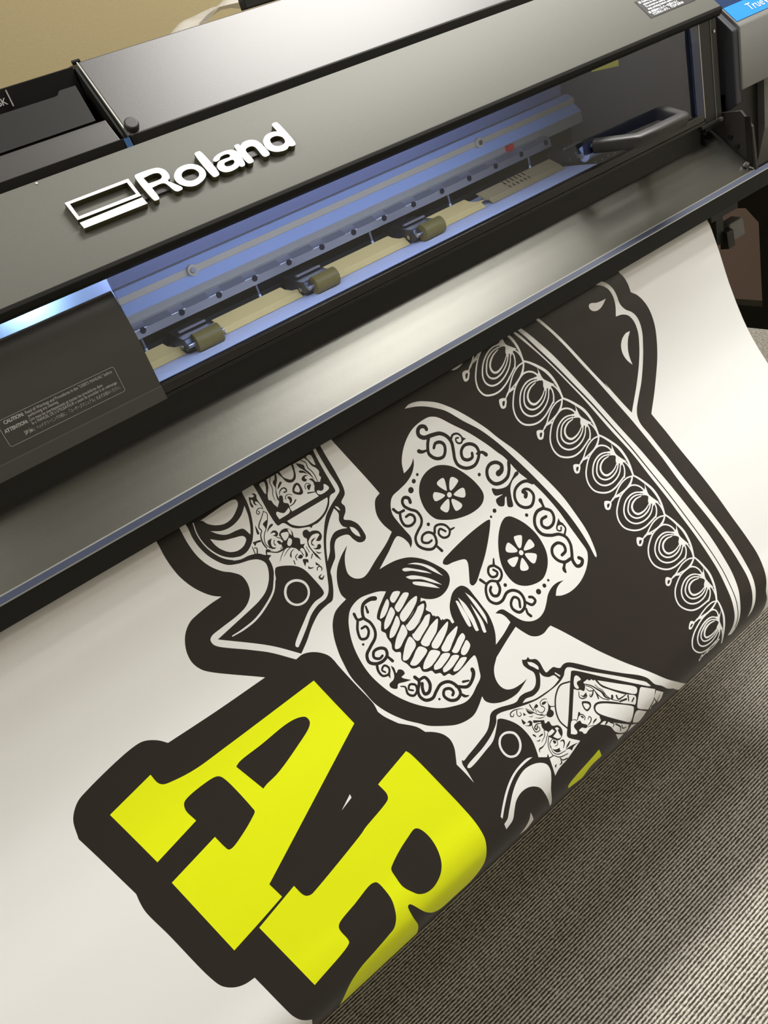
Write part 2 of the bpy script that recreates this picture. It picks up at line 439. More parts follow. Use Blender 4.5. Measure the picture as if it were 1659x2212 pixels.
# the print, drawn flat on the vinyl: tenths of a millimetre across the roll, along the roll.
# K black ink, W bare white, Y yellow ink; f filled outline, s stroke with its widths, o dot; c marks a corner
PRINT = """
Kf 1011,5049c 952,5509 952,5530 944,5656 951,5806 972,5932 1025,6079 1095,6200 1161,6281 1232,6338c 1084,6342 936,6360 832,6384 739,6452 678,6540 640,6645 633,6764 668,6869 731,6950 1187,7341c 567,7338 19,7321c -52,7236 -165,7163 -301,7154 -819,7244 -956,7289 -1069,7404 -1122,7591c -962,8346c -974,8436 -975,8540 -914,8851 -810,9421 -763,9553 -675,9641 -582,9682 -483,9695c -412,10078 -382,10224 -348,10306 -309,10364 -257,10420c -291,10526c -386,11019c 2448,11249c 7001,11279c 7400,10401c 7416,10296 7502,10182 7577,10041 7646,9834 7659,9573 7654,9223 7655,8816 7629,8302 7601,7963 7579,7741 7523,7417c 7751,7194 7936,6978 8062,6805 8161,6620 8232,6424 8245,6223 8206,6052 8118,5895 8030,5815c 8032,5699 8007,5578 7971,5467 8075,5148c 4111,4963c
Wf 7626,5470 7700,5548 7754,5648 7774,5764 7769,5838 7780,5901 7831,5983 7914,6053 7969,6136 7992,6240 7977,6379 7894,6567 7779,6759 7622,6967 7453,7134 7347,7242 7295,7324 7274,7433 7310,7648 7343,7930 7356,8054 7368,8391 7387,8693 7409,9073 7418,9442 7399,9735 7359,9957 7284,10136 7214,10240 7153,10312 7061,10384c 6950,10416c 7066,10330 7148,10234 7218,10112 7285,9928 7312,9717 7326,9403 7317,9035 7289,8663 7276,8356 7275,8007 7251,7764 7185,7376 7118,7132 6946,6649 6746,6177 6851,6432 6663,6015 6542,5763 6388,5479 6361,5388c 6425,5392c 6439,5481 6612,5811 6687,5969 6878,6381 7061,6786 7035,6695 7237,7248c 7390,7101 7531,6957 7716,6729 7833,6538 7899,6378 7911,6255 7889,6152 7835,6069 7742,6016 7625,5993c 7693,5847 7707,5736 7681,5633 7611,5544 7505,5472 7498,5419c 7612,5413c
Wf 7575,5712c 7513,5752 7438,5785 7355,5791 7282,5758 7253,5705 7268,5670 7310,5664 7405,5697 7501,5710
Wf 7776,6271c 7694,6354 7629,6478 7604,6588 7602,6695c 7541,6593 7517,6486 7536,6384 7597,6309 7690,6266
Wf 5974,5420c 5985,5481 6204,5874 6467,6400 6645,6832 6854,7542 6901,7792 6925,8098 6946,8446 6955,8755 6964,9064 6959,9362 6935,9683 6869,9959 6799,10136 6726,10271 6633,10358 6518,10413c 6589,10447c 6668,10423 6772,10358 6856,10265 6935,10151 7036,9994 7109,9795 7143,9516 7158,9204 7149,8893 7129,8566 7103,8223 7064,7885 7018,7634 6871,7093 6642,6486 6350,5878 6129,5486 6110,5427c
Ks34,31,24,19,17,15,14 6044,5484 6240,5867 6503,6393 6737,6945 6915,7576 6987,8164 7017,8822 7020,9457 6992,9757 6929,9999 6857,10174 6777,10305 6685,10395
Ws23,21,19,21,23,23,21,19 5771,5519 5737,5446 5679,5411 5592,5410 5475,5460 5352,5538 5254,5643 5188,5755 5171,5872 5214,5967 5313,6016 5434,6027 5560,5993 5685,5926 5780,5870
Ws16,21,21,23,21,19,16 5734,5530 5650,5510 5542,5526 5425,5588 5349,5666 5300,5767 5303,5848 5352,5909 5435,5934 5552,5918 5674,5858 5753,5787 5805,5701
Ws16,19,21,23,21,19,16 5686,5543 5583,5552 5476,5599 5407,5680 5373,5760 5392,5821 5458,5859 5560,5850 5667,5799 5734,5741 5770,5693
Ws13,23,29,29,19,13 5666,5566 5562,5600 5479,5664 5453,5723 5468,5781 5516,5806 5607,5784 5686,5738 5745,5687
Wf 5835,5395c 5808,5481 5805,5555 5857,5615 5927,5676c 5871,5679 5800,5725c 5799,5683 5748,5704c 5750,5647 5782,5582 5751,5563 5668,5555c 5720,5535 5685,5502c 5745,5499 5794,5460
Ws26,20,20,23 5814,5638 5849,5720 5833,5798 5785,5876
Ws23,20,18,20 5818,5615 5909,5701 5941,5791 5939,5873
Ws23,33,39,33,23 5744,5256 5787,5299 5846,5387 5903,5486 5940,5610 5954,5728 5946,5871
Ws17,17 5736,5265 5666,5336 5586,5406
Ws19,18,18,21 5719,5270 5617,5293 5464,5368 5346,5454 5265,5526 5218,5563
Ws19,18,18,19 5726,5272 5641,5349 5514,5435 5368,5501 5253,5544 5192,5581
Ws19,16 5342,5533 5239,5552
Ws20,17,17 5221,5555 5172,5592 5142,5616
Wf 5062,5589 5152,5600 5155,5627 5122,5675 5094,5703 5046,5705 5030,5677
Kf 5088,5627 5124,5625 5093,5671 5067,5678
Ws24,22,20,22,24,24,22,20 6084,6140 6028,6055 5956,6008 5870,5996 5770,6033 5667,6103 5585,6205 5530,6317 5523,6441 5572,6550 5672,6617 5794,6645 5919,6627 6042,6573 6134,6526
Ws17,22,22,24,22,20,17 6049,6147 5960,6114 5856,6116 5750,6168 5684,6243 5643,6346 5653,6434 5707,6507 5791,6546 5908,6545 6027,6497 6101,6432 6147,6347
Ws17,20,22,24,22,20,17 6004,6156 5902,6151 5803,6188 5743,6266 5716,6349 5740,6418 5810,6468 5912,6473 6016,6433 6078,6380 6111,6333
Ws14,24,31,31,20,14 5989,6179 5890,6202 5814,6260 5793,6320 5813,6385 5864,6419 5953,6408 6030,6370 6085,6323
Wf 6106,6013c 6111,6103 6127,6185 6190,6260 6267,6336c 6211,6332 6144,6371c 6139,6326 6090,6342c 6085,6280 6109,6212 6074,6187 5989,6167c 6037,6151 5993,6109c 6053,6115 6091,6079
Ws28,21,21,24 6150,6279 6193,6373 6182,6455 6139,6533
Ws24,21,19,21 6150,6254 6252,6361 6291,6463 6295,6551
Ws24,34,41,34,24 5952,5860 6015,5908 6113,6006 6208,6122 6273,6266 6300,6397 6302,6550
Ws17,17 5949,5867 5912,5928 5862,5990
Ws20,18,18,21 5935,5870 5845,5878 5726,5934 5639,6009 5578,6077 5538,6111
Ws20,18,18,20 5942,5873 5893,5938 5801,6012 5675,6064 5569,6095 5515,6127
Ws20,17 5656,6095 5556,6102
Ws21,18,18 5539,6104 5496,6137 5470,6160
Wf 5385,6118 5477,6143 5484,6174 5456,6221 5430,6248 5382,6242 5363,6210
Kf 5416,6164 5453,6166 5426,6213 5400,6216
Ws24,22,20,22,24,24,22,20 6405,6839 6357,6750 6290,6695 6205,6672 6104,6696 5997,6751 5907,6838 5841,6940 5822,7057 5859,7167 5949,7242 6063,7284 6187,7282 6313,7245 6408,7212
Ws17,22,22,24,22,20,17 6370,6841 6285,6798 6182,6787 6073,6824 6000,6888 5950,6980 5950,7066 5995,7142 6073,7190 6186,7203 6307,7172 6387,7119 6443,7043
Ws17,20,22,24,22,20,17 6324,6844 6224,6826 6123,6850 6056,6917 6021,6993 6036,7061 6099,7117 6198,7134 6304,7109 6371,7067 6409,7026
Ws14,24,30,30,20,14 6308,6864 6207,6873 6126,6920 6099,6974 6111,7039 6157,7078 6246,7078 6326,7051 6385,7013
Wf 6437,6719c 6435,6806 6443,6887 6495,6967 6562,7048c 6507,7037 6437,7066c 6437,7023 6387,7031c 6390,6973 6422,6911 6390,6883 6308,6852c 6357,6844 6318,6798c 6377,6811 6417,6780
Ws27,21,21,24 6453,6979 6484,7074 6463,7150 6412,7220
Ws24,21,19,21 6457,6955 6543,7070 6568,7171 6560,7255
Ws24,34,41,34,24 6293,6548 6354,6604 6445,6713 6529,6837 6576,6982 6585,7110 6567,7255
Ws17,17 6290,6555 6251,6611 6198,6665
Ws20,18,18,22 6276,6556 6186,6553 6066,6593 5977,6656 5911,6714 5869,6743
Ws20,18,18,20 6283,6559 6232,6618 6136,6679 6008,6714 5901,6731 5845,6755
Ws20,17 5987,6742 5888,6736
Ws21,18,18 5871,6736 5826,6762 5798,6781
Wf 5717,6730 5807,6766 5810,6796 5779,6838 5750,6861 5704,6849 5688,6816
Kf 5744,6778 5780,6785 5750,6826 5724,6826
Ws23,22,20,22,23,23,22,20 6631,7536 6602,7446 6547,7388 6468,7359 6367,7374 6254,7418 6151,7496 6070,7588 6032,7700 6049,7808 6124,7888 6226,7938 6344,7945 6470,7919 6565,7895
Ws17,22,22,23,22,20,17 6597,7535 6523,7487 6426,7468 6314,7495 6232,7551 6167,7636 6153,7718 6183,7795 6250,7847 6356,7868 6476,7848 6562,7803 6628,7735
Ws17,20,22,23,22,20,17 6553,7534 6460,7509 6357,7524 6281,7583 6233,7653 6236,7720 6287,7779 6379,7803 6484,7787 6556,7752 6599,7715
Ws13,23,30,30,20,13 6533,7552 6434,7553 6348,7592 6312,7642 6312,7705 6349,7746 6434,7753 6515,7733 6579,7701
Wf 6685,7423c 6666,7507 6658,7585 6693,7665 6741,7749c 6691,7734 6619,7757c 6627,7715 6577,7719c 6592,7663 6633,7606 6608,7577 6535,7541c 6585,7537 6555,7489c 6610,7507 6654,7480
Ws27,20,20,24 6651,7675 6662,7767 6629,7839 6568,7902
Ws24,20,19,20 6659,7652 6719,7768 6725,7867 6703,7948
Ws24,34,41,34,24 6574,7245 6624,7305 6694,7418 6751,7544 6767,7687 6753,7810 6709,7948
Ws17,17 6570,7252 6523,7303 6463,7352
Ws20,18,18,22 6556,7252 6469,7242 6346,7271 6250,7325 6176,7376 6131,7400
Ws20,18,18,20 6562,7256 6503,7309 6400,7360 6270,7384 6164,7392 6105,7411
Ws20,17 6245,7409 6150,7395
Ws21,18,18 6134,7394 6086,7416 6055,7432
Wf 5986,7376 6067,7418 6065,7447 6027,7486 5996,7505 5954,7490 5944,7457
Kf 6004,7425 6038,7435 6001,7472 5977,7470
Ws23,21,20,21,23,23,21,20 6713,8231 6697,8142 6650,8080 6576,8044 6472,8047 6352,8076 6239,8139 6147,8218 6096,8321 6102,8427 6169,8512 6267,8571 6383,8592 6510,8581 6608,8568
Ws16,21,21,23,21,20,16 6679,8227 6613,8172 6517,8143 6402,8156 6313,8200 6239,8275 6215,8352 6237,8429 6298,8487 6401,8519 6523,8513 6612,8479 6686,8421
Ws16,20,21,23,21,20,16 6635,8220 6546,8186 6442,8189 6358,8237 6302,8299 6298,8363 6341,8426 6430,8459 6536,8455 6612,8430 6659,8399
Ws13,23,30,30,20,13 6613,8236 6515,8226 6424,8253 6382,8297 6375,8357 6407,8401 6490,8417 6573,8407 6641,8384
Wf 6783,8129c 6752,8208 6733,8282 6758,8362 6796,8448c 6749,8428 6674,8441c 6687,8402 6637,8401c 6658,8348 6706,8299 6685,8267 6617,8225c 6667,8227 6644,8178c 6696,8201 6744,8181
Ws27,20,20,23 6715,8366 6716,8456 6675,8522 6609,8575
Ws23,20,18,20 6726,8345 6773,8464 6768,8559 6740,8635
Ws23,33,40,33,23 6700,7948 6741,8009 6793,8125 6831,8252 6830,8391 6801,8507 6746,8636
Ws17,17 6695,7953 6640,7997 6572,8036
Ws20,18,18,21 6681,7952 6595,7932 6467,7946 6361,7986 6281,8027 6232,8045
Ws20,18,18,20 6686,7956 6619,8000 6508,8037 6374,8045 6266,8040 6205,8052
Ws20,16 6345,8066 6252,8042
Ws21,18,18 6236,8039 6184,8055 6152,8066
Wf 6090,8005 6165,8054 6159,8082 6117,8115 6084,8130 6043,8111 6037,8078
Kf 6102,8054 6134,8067 6093,8099 6069,8094
Ws23,21,19,21,23,23,21,19 6738,8909 6731,8820 6694,8755 6628,8713 6530,8707 6415,8726 6303,8779 6209,8850 6151,8947 6148,9053 6202,9143 6288,9209 6396,9239 6516,9239 6608,9234
Ws16,21,21,23,21,19,16 6707,8902 6649,8843 6563,8806 6454,8810 6366,8846 6289,8913 6260,8988 6273,9066 6326,9128 6419,9169 6534,9173 6621,9147 6695,9095
Ws16,19,21,23,21,19,16 6666,8892 6585,8851 6488,8845 6404,8886 6347,8942 6336,9006 6372,9071 6452,9112 6552,9117 6625,9097 6672,9071
Ws13,23,29,29,19,13 6644,8906 6552,8888 6465,8907 6422,8947 6409,9007 6436,9052 6512,9075 6591,9072 6656,9055
Wf 6814,8814c 6777,8889 6752,8961 6768,9043 6796,9130c 6753,9107 6682,9114c 6698,9077 6651,9071c 6675,9021 6725,8976 6708,8943 6648,8896c 6695,8901 6678,8851c 6724,8878 6772,8862
Ws26,20,20,23 6727,9043 6720,9132 6676,9194 6609,9241
Ws23,20,18,20 6739,9023 6772,9144 6759,9238 6726,9311
Ws23,33,39,33,23 6756,8628 6786,8693 6823,8811 6847,8940 6832,9077 6795,9190 6731,9312
Ws16,16 6750,8633 6693,8672 6625,8705
Ws19,18,18,21 6737,8631 6659,8604 6537,8607 6433,8638 6353,8672 6305,8685
Ws19,18,18,19 6742,8635 6673,8673 6565,8700 6438,8697 6338,8684 6279,8690
Ws19,16 6409,8716 6324,8684
Ws21,18,18 6310,8680 6260,8691 6228,8700
Wf 6176,8634 6242,8689 6233,8716 6190,8745 6157,8757 6121,8735 6119,8701
Kf 6182,8683 6211,8699 6169,8727 6147,8720
Ws22,20,19,20,22,22,20,19 6690,9565 6694,9482 6667,9419 6609,9375 6516,9364 6404,9373 6291,9415 6193,9474 6127,9561 6111,9659 6153,9747 6226,9814 6324,9848 6439,9856 6527,9857
Ws16,20,20,22,20,19,16 6661,9557 6614,9497 6536,9458 6431,9454 6343,9482 6262,9539 6225,9607 6229,9680 6272,9741 6356,9785 6465,9796 6551,9778 6628,9736
Ws16,19,20,22,20,19,16 6624,9545 6552,9501 6459,9489 6375,9521 6314,9570 6297,9629 6323,9692 6395,9734 6489,9746 6561,9733 6609,9712
Ws13,22,28,28,19,13 6601,9556 6516,9533 6430,9545 6385,9579 6366,9634 6386,9678 6456,9704 6531,9707 6595,9695
Wf 6773,9482c 6730,9549 6698,9614 6704,9691 6720,9775c 6682,9750 6613,9752c 6632,9718 6589,9710c 6618,9665 6670,9626 6658,9595 6607,9547c 6650,9555 6640,9507c 6681,9535 6728,9524
Ws25,19,19,22 6665,9689 6647,9772 6597,9825 6527,9864
Ws22,19,17,19 6678,9671 6695,9786 6670,9872 6626,9935
Ws22,32,38,32,22 6741,9306 6762,9367 6783,9480 6790,9601 6760,9728 6711,9829 6631,9937
Ws16,16 6735,9310 6676,9342 6607,9368
Ws19,17,17,20 6723,9306 6652,9277 6536,9271 6433,9293 6352,9319 6305,9328
Ws19,17,17,19 6727,9311 6657,9341 6550,9360 6430,9348 6336,9329 6279,9331
Ws19,16 6400,9364 6323,9329
Ws20,17,17 6310,9323 6261,9330 6229,9337
Wf 6188,9272 6244,9327 6232,9352 6188,9376 6155,9385 6123,9362 6125,9331
Kf 6187,9318 6213,9335 6170,9358 6149,9350
Ws20,19,17,19,20,20,19,17 6498,10116 6530,10056 6526,10012 6487,9981 6401,9973 6287,9980 6161,10009 6044,10051 5950,10113 5906,10187 5926,10255 5986,10312 6079,10343 6190,10351 6276,10352
Ws15,19,19,20,19,17,15 6472,10110 6446,10067 6384,10039 6284,10036 6188,10056 6089,10097 6032,10147 6016,10203 6043,10251 6117,10287 6221,10296 6308,10281 6391,10246
Ws15,17,19,20,19,17,15 6439,10101 6384,10070 6298,10061 6205,10085 6129,10120 6095,10163 6104,10211 6164,10245 6253,10254 6326,10244 6377,10227
Ws12,20,26,26,18,12 6414,10109 6339,10093 6251,10101 6195,10127 6161,10167 6169,10201 6231,10221 6303,10223 6369,10214
Wf 6607,10056c 6541,10104 6490,10152 6475,10211 6472,10277c 6440,10257 6373,10259c 6399,10232 6359,10225c 6398,10191 6460,10161 6457,10138 6422,10103c 6462,10108 6468,10074c 6499,10094 6548,10086
Ws25,19,19,22 6437,10209 6402,10275 6346,10322 6276,10359
Ws22,19,18,19 6455,10196 6447,10287 6416,10366 6381,10438
Ws21,30,35,30,21 6642,9932 6639,9975 6617,10055 6583,10142 6522,10239 6457,10325 6387,10440
Ws14,14 6635,9935 6565,9957 6488,9976
Ws17,16,16,18 6624,9932 6567,9911 6455,9908 6346,9923 6257,9941 6207,9948
Ws17,16,16,17 6626,9936 6546,9957 6435,9970 6322,9962 6238,9948 6181,9950
Ws17,14 6287,9973 6225,9948
Ws18,15,15 6214,9944 6163,9949 6130,9954
Wf 6114,9909 6148,9947 6127,9965 6075,9982 6040,9988 6017,9972 6031,9950
Kf 6096,9941 6115,9953 6064,9969 6047,9963
Ws15,14,14,16 6353,10354 6321,10341 6243,10341 6160,10353 6091,10367 6053,10373
Ws16,14,14,16 6353,10356 6289,10372 6206,10384 6130,10380 6075,10373 6034,10375
Ws16,13 6101,10389 6066,10373
Ws17,14,14 6059,10370 6022,10375 5997,10379
Wf 6002,10348 6011,10374 5991,10387 5948,10400 5921,10406 5910,10394 5927,10378
Kf 5977,10370 5986,10378 5945,10391 5934,10387
Wf 4136,5610c 4209,5591 4322,5610 4434,5663 4569,5749 4689,5864 4825,6026 5047,6339 5145,6520 5297,6782 5426,7079 5533,7388 5593,7652 5612,7930 5608,8144 5578,8306 5510,8498 5488,8511c 5484,8490 5509,8335 5526,8111 5515,7835 5452,7498 5362,7179 5245,6870 5113,6576 4960,6317 4784,6100 4622,5884 4536,5809 4405,5716 4293,5659 4204,5629
Wf 4933,5496c 5020,5492 5133,5492c 5062,5513 4985,5515
Wf 4431,5864 4490,5906 4618,6061 4793,6270 4955,6508 5053,6683 5104,6768 5150,6893c 5195,7035 5261,7173c 5321,7301 5381,7509 5422,7762 5432,8017 5436,8217 5433,8368 5410,8416 5362,8474 5249,8561 5083,8631 4897,8650 4756,8618 4690,8578c 4754,8521 4830,8492 4911,8489c 4824,8462 4719,8464 4612,8506 4523,8577 4433,8637 4331,8663 4226,8644 4136,8583 4090,8519 4032,8396 3989,8316 3939,8295 3877,8300c 3935,8348 3964,8409 3974,8492c 3808,8555 3650,8597c 3721,8496 3766,8393 3794,8262 3792,8143 3781,7985 3764,7858 3717,7794 3654,7778 3567,7796 3485,7858 3429,7920 3390,8009 3375,8089c 3328,8091c 3345,8045 3321,8004 3254,7984 3252,7925 3197,7889 3195,7831 3162,7777 3200,7737 3213,7680 3160,7659c 3189,7625c 3237,7672 3311,7720 3401,7746 3499,7736 3586,7693 3640,7630 3649,7553 3572,7399 3466,7259 3336,7155 3195,7099 3069,7077 2936,7069c 3130,6964 3322,6860 3364,6894 3394,6947 3412,7019 3404,7070c 3452,7027 3474,6961 3451,6852 3420,6723 3403,6603 3437,6498 3503,6427 3622,6402 3741,6376 3848,6326 3927,6245 3964,6165c 3892,6226 3826,6252 3766,6265c 3798,6144 3873,6031 3979,5935 4107,5865 4247,5838 4372,5841
Wf 2866,7328c 2800,7285 2689,7246 2539,7219 2397,7259 2313,7343 2251,7458 2199,7609 2172,7792 2174,7980 2207,8143 2272,8329 2386,8519 2506,8659 2632,8769 2784,8849 2927,8896 3035,8885 3147,8835 3254,8781 3291,8710 3347,8578 3348,8541 3313,8538 3144,8567 3044,8578 2981,8567 2958,8526 2890,8511 2875,8460 2818,8429 2804,8379 2750,8357 2708,8320 2710,8258 2674,8249 2624,8222 2604,8145 2576,8078 2618,7996 2572,7964 2557,7914 2583,7853 2580,7772 2592,7718 2567,7669 2620,7578 2601,7527 2658,7461 2765,7389
Wf 2943,7381 3010,7424 2936,7469 2872,7487 2854,7463 2858,7426 2898,7396
Wf 3047,7460 3092,7497 2998,7557 2897,7602 2859,7606 2852,7541 2933,7498 3007,7467
Wf 3158,7580 3127,7625 3036,7678 2915,7726 2849,7733 2836,7690 2856,7647 2967,7601 3074,7574
Wf 3181,7700 3148,7751 3039,7824 2917,7871 2854,7861 2840,7820 2858,7776 2966,7728 3081,7691
Wf 3173,7841 3127,7899 3034,7966 2925,8005 2868,8011 2844,7959 2856,7911 2956,7866 3071,7829
Wf 3224,7939 3171,8010 3083,8080 2979,8123 2924,8125 2883,8073 2895,8033 2992,7986 3127,7948
Wf 3310,8038 3257,8100 3142,8169 3048,8210 3009,8213 2969,8172 2987,8136 3095,8088 3211,8053
Wf 3377,8148 3329,8198 3213,8266 3110,8317 3047,8269 3071,8226 3180,8178 3289,8154
Wf 3381,8249 3384,8300 3292,8352 3186,8394 3143,8356 3155,8324 3257,8279
Wf 3373,8342 3378,8412 3288,8464 3241,8465 3220,8433 3249,8396 3310,8365
Wf 2830,7408 2830,7447 2786,7498 2689,7553 2633,7547 2672,7502 2754,7445
Wf 2820,7512 2824,7586 2766,7628 2672,7676 2611,7679 2641,7623 2743,7549
Wf 2820,7632 2811,7713 2738,7767 2651,7805 2607,7794 2646,7738 2742,7675
Wf 2825,7754 2822,7856 2733,7908 2633,7951 2589,7929 2652,7853 2748,7790
Wf 2815,7915 2826,8027 2729,8080 2637,8112 2593,8089 2664,8004 2741,7945
Wf 2848,8073 2900,8157 2794,8205 2678,8220 2634,8174 2710,8130 2799,8080
Wf 2939,8188 3018,8267 2939,8305 2820,8334 2735,8307 2766,8265 2856,8215
Wf 3040,8302 3106,8352 3023,8395 2916,8417 2840,8388 2858,8353 2957,8317
Wf 3128,8387 3184,8433 3109,8470 3002,8493 2915,8477 2937,8432 3035,8403
Wf 3201,8469 3251,8504 3184,8538 3076,8560 3021,8538 3053,8496 3129,8468
Ks22 3152,7641 3025,7719 2867,7774
Ks22 3160,7792 3039,7849 2873,7903
Ks22 3204,7893 3095,7943 2945,8003 2883,8033
Ks19 3270,7986 3129,8062 2973,8127
Ks22 3337,8080 3206,8155 3049,8227
Ks20 3370,8209 3226,8291 3119,8340
Ks19 3027,8284 2951,8313 2827,8347
Ks19 3120,8368 3039,8398 2904,8433
Ks19 3196,8453 3101,8481 2997,8522
Wf 3267,7208c 3353,7241 3436,7305 3524,7417 3579,7566c 3509,7465 3421,7328 3330,7247
Wf 3177,7224 3219,7228 3336,7320 3424,7403 3474,7467c 3379,7390 3275,7304 3185,7253
Wf 3167,7321c 3233,7342 3328,7412 3433,7522 3508,7647c 3413,7550 3320,7450 3197,7369
Wf 3207,7419 3315,7484 3410,7580 3459,7665c 3344,7571 3202,7440
Wf 3703,7881c 3743,7986 3758,8137 3751,8267 3713,8346c 3714,8242 3713,8074
Wf 3539,7897c 3559,7907 3563,8025 3553,8159 3527,8246c 3500,8239 3504,8102
Wf 3591,7881c 3622,7997 3615,8176 3575,8339c 3542,8329 3557,8203 3567,8044
Wf 3678,8026c 3686,8157 3680,8285 3643,8410c 3612,8399 3643,8261 3662,8140
Wf 3153,5514 3244,5848 3330,6144 3376,6311c 3300,6341 3249,6420 3222,6528 3239,6647 3291,6780c 3169,6855 2960,6947 2753,7037 2687,7034 2615,6988 2578,6911 2595,6813 2649,6708 2732,6620c 2612,6685 2505,6772 2439,6869 2397,6980 2386,7066 2407,7138c 2295,7161 2220,7190 2135,7272 2063,7409 2008,7602 1993,7708 1979,7883 2009,8096 2037,8285 2109,8460 2218,8631 2329,8757 2403,8841 2536,8941 2693,9035 2844,9073 2937,9069 3048,9020 3136,8966c 3135,9026 3178,9089 3277,9152 3398,9189 3525,9198 3645,9168 3732,9139c 3628,9140 3509,9122 3432,9076 3396,9002 3402,8900 3454,8806 3564,8718c 3820,8629 3996,8574c 4040,8678 4098,8777 4175,8829 4262,8845 4348,8827 4394,8824c 4475,8955 4682,9327 4747,9439 4934,9722 5132,9989 5322,10252 5489,10431c 5719,10696c 5218,10838c 3394,10285c 2740,9790c 2505,9374c 2485,9412 2483,9519 2475,9657c 2453,9512 2425,9376c 2466,9306 2512,9215 2526,9117 2492,9022 2418,8937 2335,8874c 2284,8771 2132,8612c 2043,8459 2013,8376c 2022,8306 2023,8260 1972,7963 1927,7685 1922,7636 1899,7551 1830,7462 1745,7400 1656,7369 1571,7375c 1373,7150 1204,6999 928,6760 906,6712 908,6669 941,6641 1078,6624 1291,6604 1414,6568 1501,6492 1534,6409 1538,6323 1519,6253 1449,6172 1371,6107 1284,5987 1230,5840 1210,5660 1217,5511 1233,5311c 3100,5328c 3142,5411c
Kf 1277,5372c 1291,5514 1279,5660 1301,5814 1351,5944 1446,6075 1558,6131 1684,6166 1764,6207 1814,6278 1811,6350 1757,6465 1666,6554 1556,6602 1421,6631 1226,6665 975,6708c 1421,7096 1653,7356c 1777,7277 1926,7164 2067,7089 2193,7067 2260,7061 2319,6991 2394,6824 2408,6773 2491,6701 2535,6667 2600,6540 2651,6494 2725,6493 2803,6525 2829,6595 2871,6667 2934,6689 2978,6662 2984,6588 2964,6476 2909,6397 2841,6341 2900,6277 2922,6222 2906,6160 2985,6100 3006,6037 3009,5830 2997,5514 3048,5136c
Wf 2794,6173c 2816,6251 2782,6329 2790,6403 2830,6450 2762,6424 2670,6414 2583,6468 2512,6578 2437,6653c 2496,6522 2578,6382 2687,6258
Wf 2861,6453c 2904,6494 2927,6569 2922,6623c 2886,6583 2860,6513
Wf 2815,6155c 2844,6184 2850,6233 2823,6194
Wf 1437,5531c 1865,5522 1869,5574 1816,5628 1730,5677 1639,5687 1547,5650 1483,5594 1457,5544
Wf 1472,5678c 1582,5737 1705,5747 1828,5706 1918,5631c 1899,5748 1857,5866 1822,5928c 1784,5834 1723,5815 1604,5798 1532,5750
Wf 1429,5748c 1531,5827 1638,5863 1745,5902 1758,5943 1708,5992 1627,6007 1544,5977 1482,5911 1444,5831
Ws11,11,12,15,22,29 1362,5515 1339,5626 1347,5757 1387,5881 1453,5986 1540,6059 1599,6084
Wf 1967,5510c 1961,5613 1929,5765 1872,5904 1791,6014 1702,6068 1618,6074 1533,6046 1523,6065 1602,6104 1697,6116 1795,6151 1854,6206 1915,6245c 1869,6265c 1868,6342 1848,6419 1808,6497 1823,6507 1859,6426 1889,6392 1939,6404 2077,6485 2151,6573 2195,6714 2224,6930 2189,6953 2082,6960 1979,7000 1875,7068 1656,7226 1643,7254 1660,7277 1689,7263 1857,7148 1975,7058 2090,7012 2210,6998 2276,6948 2360,6773 2434,6590 2532,6392 2664,6206 2781,6125 2893,6069 2948,6033 2958,5979 2937,5760 2931,5516 2969,5351c 1996,5430c
Ws20,23,25,25,23,13 1820,6489 1737,6600 1596,6687 1424,6753 1252,6771 1124,6766
Kf 2112,5440c 2113,5508 2131,6003 2160,6006 2196,6009 2220,6035 2260,6102 2313,6146 2394,6183 2444,6206 2456,6228 2480,6212 2549,6216 2674,6177 2758,6113 2813,6033 2841,6019 2894,6019 2907,6000c 2895,5525 2935,5364c
Wf 2247,6014c 2783,6023c 2773,6054 2736,6100 2662,6155 2568,6182 2466,6181 2372,6151 2299,6100 2262,6056
Wf 2175,5515 2233,5516 2222,5571 2189,5639c 2178,5632 2173,5565
Wf 2269,5508c 2250,5580 2191,5668 2180,5713 2199,5727 2207,5779 2236,5845c 2255,5803 2320,5779 2313,5818 2353,5856 2344,5917 2350,5953c 2701,5961c 2688,5909 2688,5880 2748,5810 2792,5831c 2829,5793c 2819,5762 2839,5725 2827,5678 2793,5627 2777,5548 2761,5513c
Wf 2788,5514 2841,5516 2840,5641c 2822,5631 2797,5567
Wf 2180,5879 2198,5867 2224,5894 2262,5920 2295,5910 2316,5886 2330,5894 2334,5925 2315,5947 2182,5953c 2176,5905
Wf 2706,5904 2724,5900 2757,5926 2788,5921 2818,5875 2837,5890 2855,5937 2838,5953 2731,5957 2705,5933
Kf 2405,5494c 2433,5583 2448,5634 2476,5665 2516,5676 2553,5664 2578,5635 2599,5574 2620,5497c
Wf 2439,5506c 2445,5575 2474,5616 2511,5644 2542,5637 2568,5600 2583,5550 2591,5507c
Ks9,9,9,5 2318,5510 2283,5556 2281,5597 2273,5636 2251,5674 2241,5719 2241,5759
Kf 2371,5511c 2395,5510c 2366,5574 2332,5612 2303,5668 2287,5731 2285,5788c 2268,5763 2282,5692 2311,5629 2307,5584 2320,5562 2348,5549
Kf 2391,5602 2402,5616 2377,5638 2321,5664c 2343,5633
Ks6,13,15,17,15 2313,5724 2329,5697 2361,5679 2391,5681 2407,5705 2398,5729 2370,5724
Kf 2546,5704 2569,5732 2564,5831 2548,5844 2516,5840 2461,5787 2462,5758 2505,5710
Wf 2540,5729 2548,5749 2538,5801 2518,5808 2484,5774 2487,5761 2522,5734
Kf 2304,5733 2333,5743 2329,5777 2313,5818 2353,5856 2346,5881 2289,5913 2260,5911 2232,5866 2231,5829 2267,5792
Ks9,9,6 2352,5804 2361,5773 2403,5768 2437,5796
Kf 2376,5789 2403,5794 2416,5826 2397,5859 2370,5866 2383,5829
Ks16,13,9 2447,5863 2404,5886 2353,5889
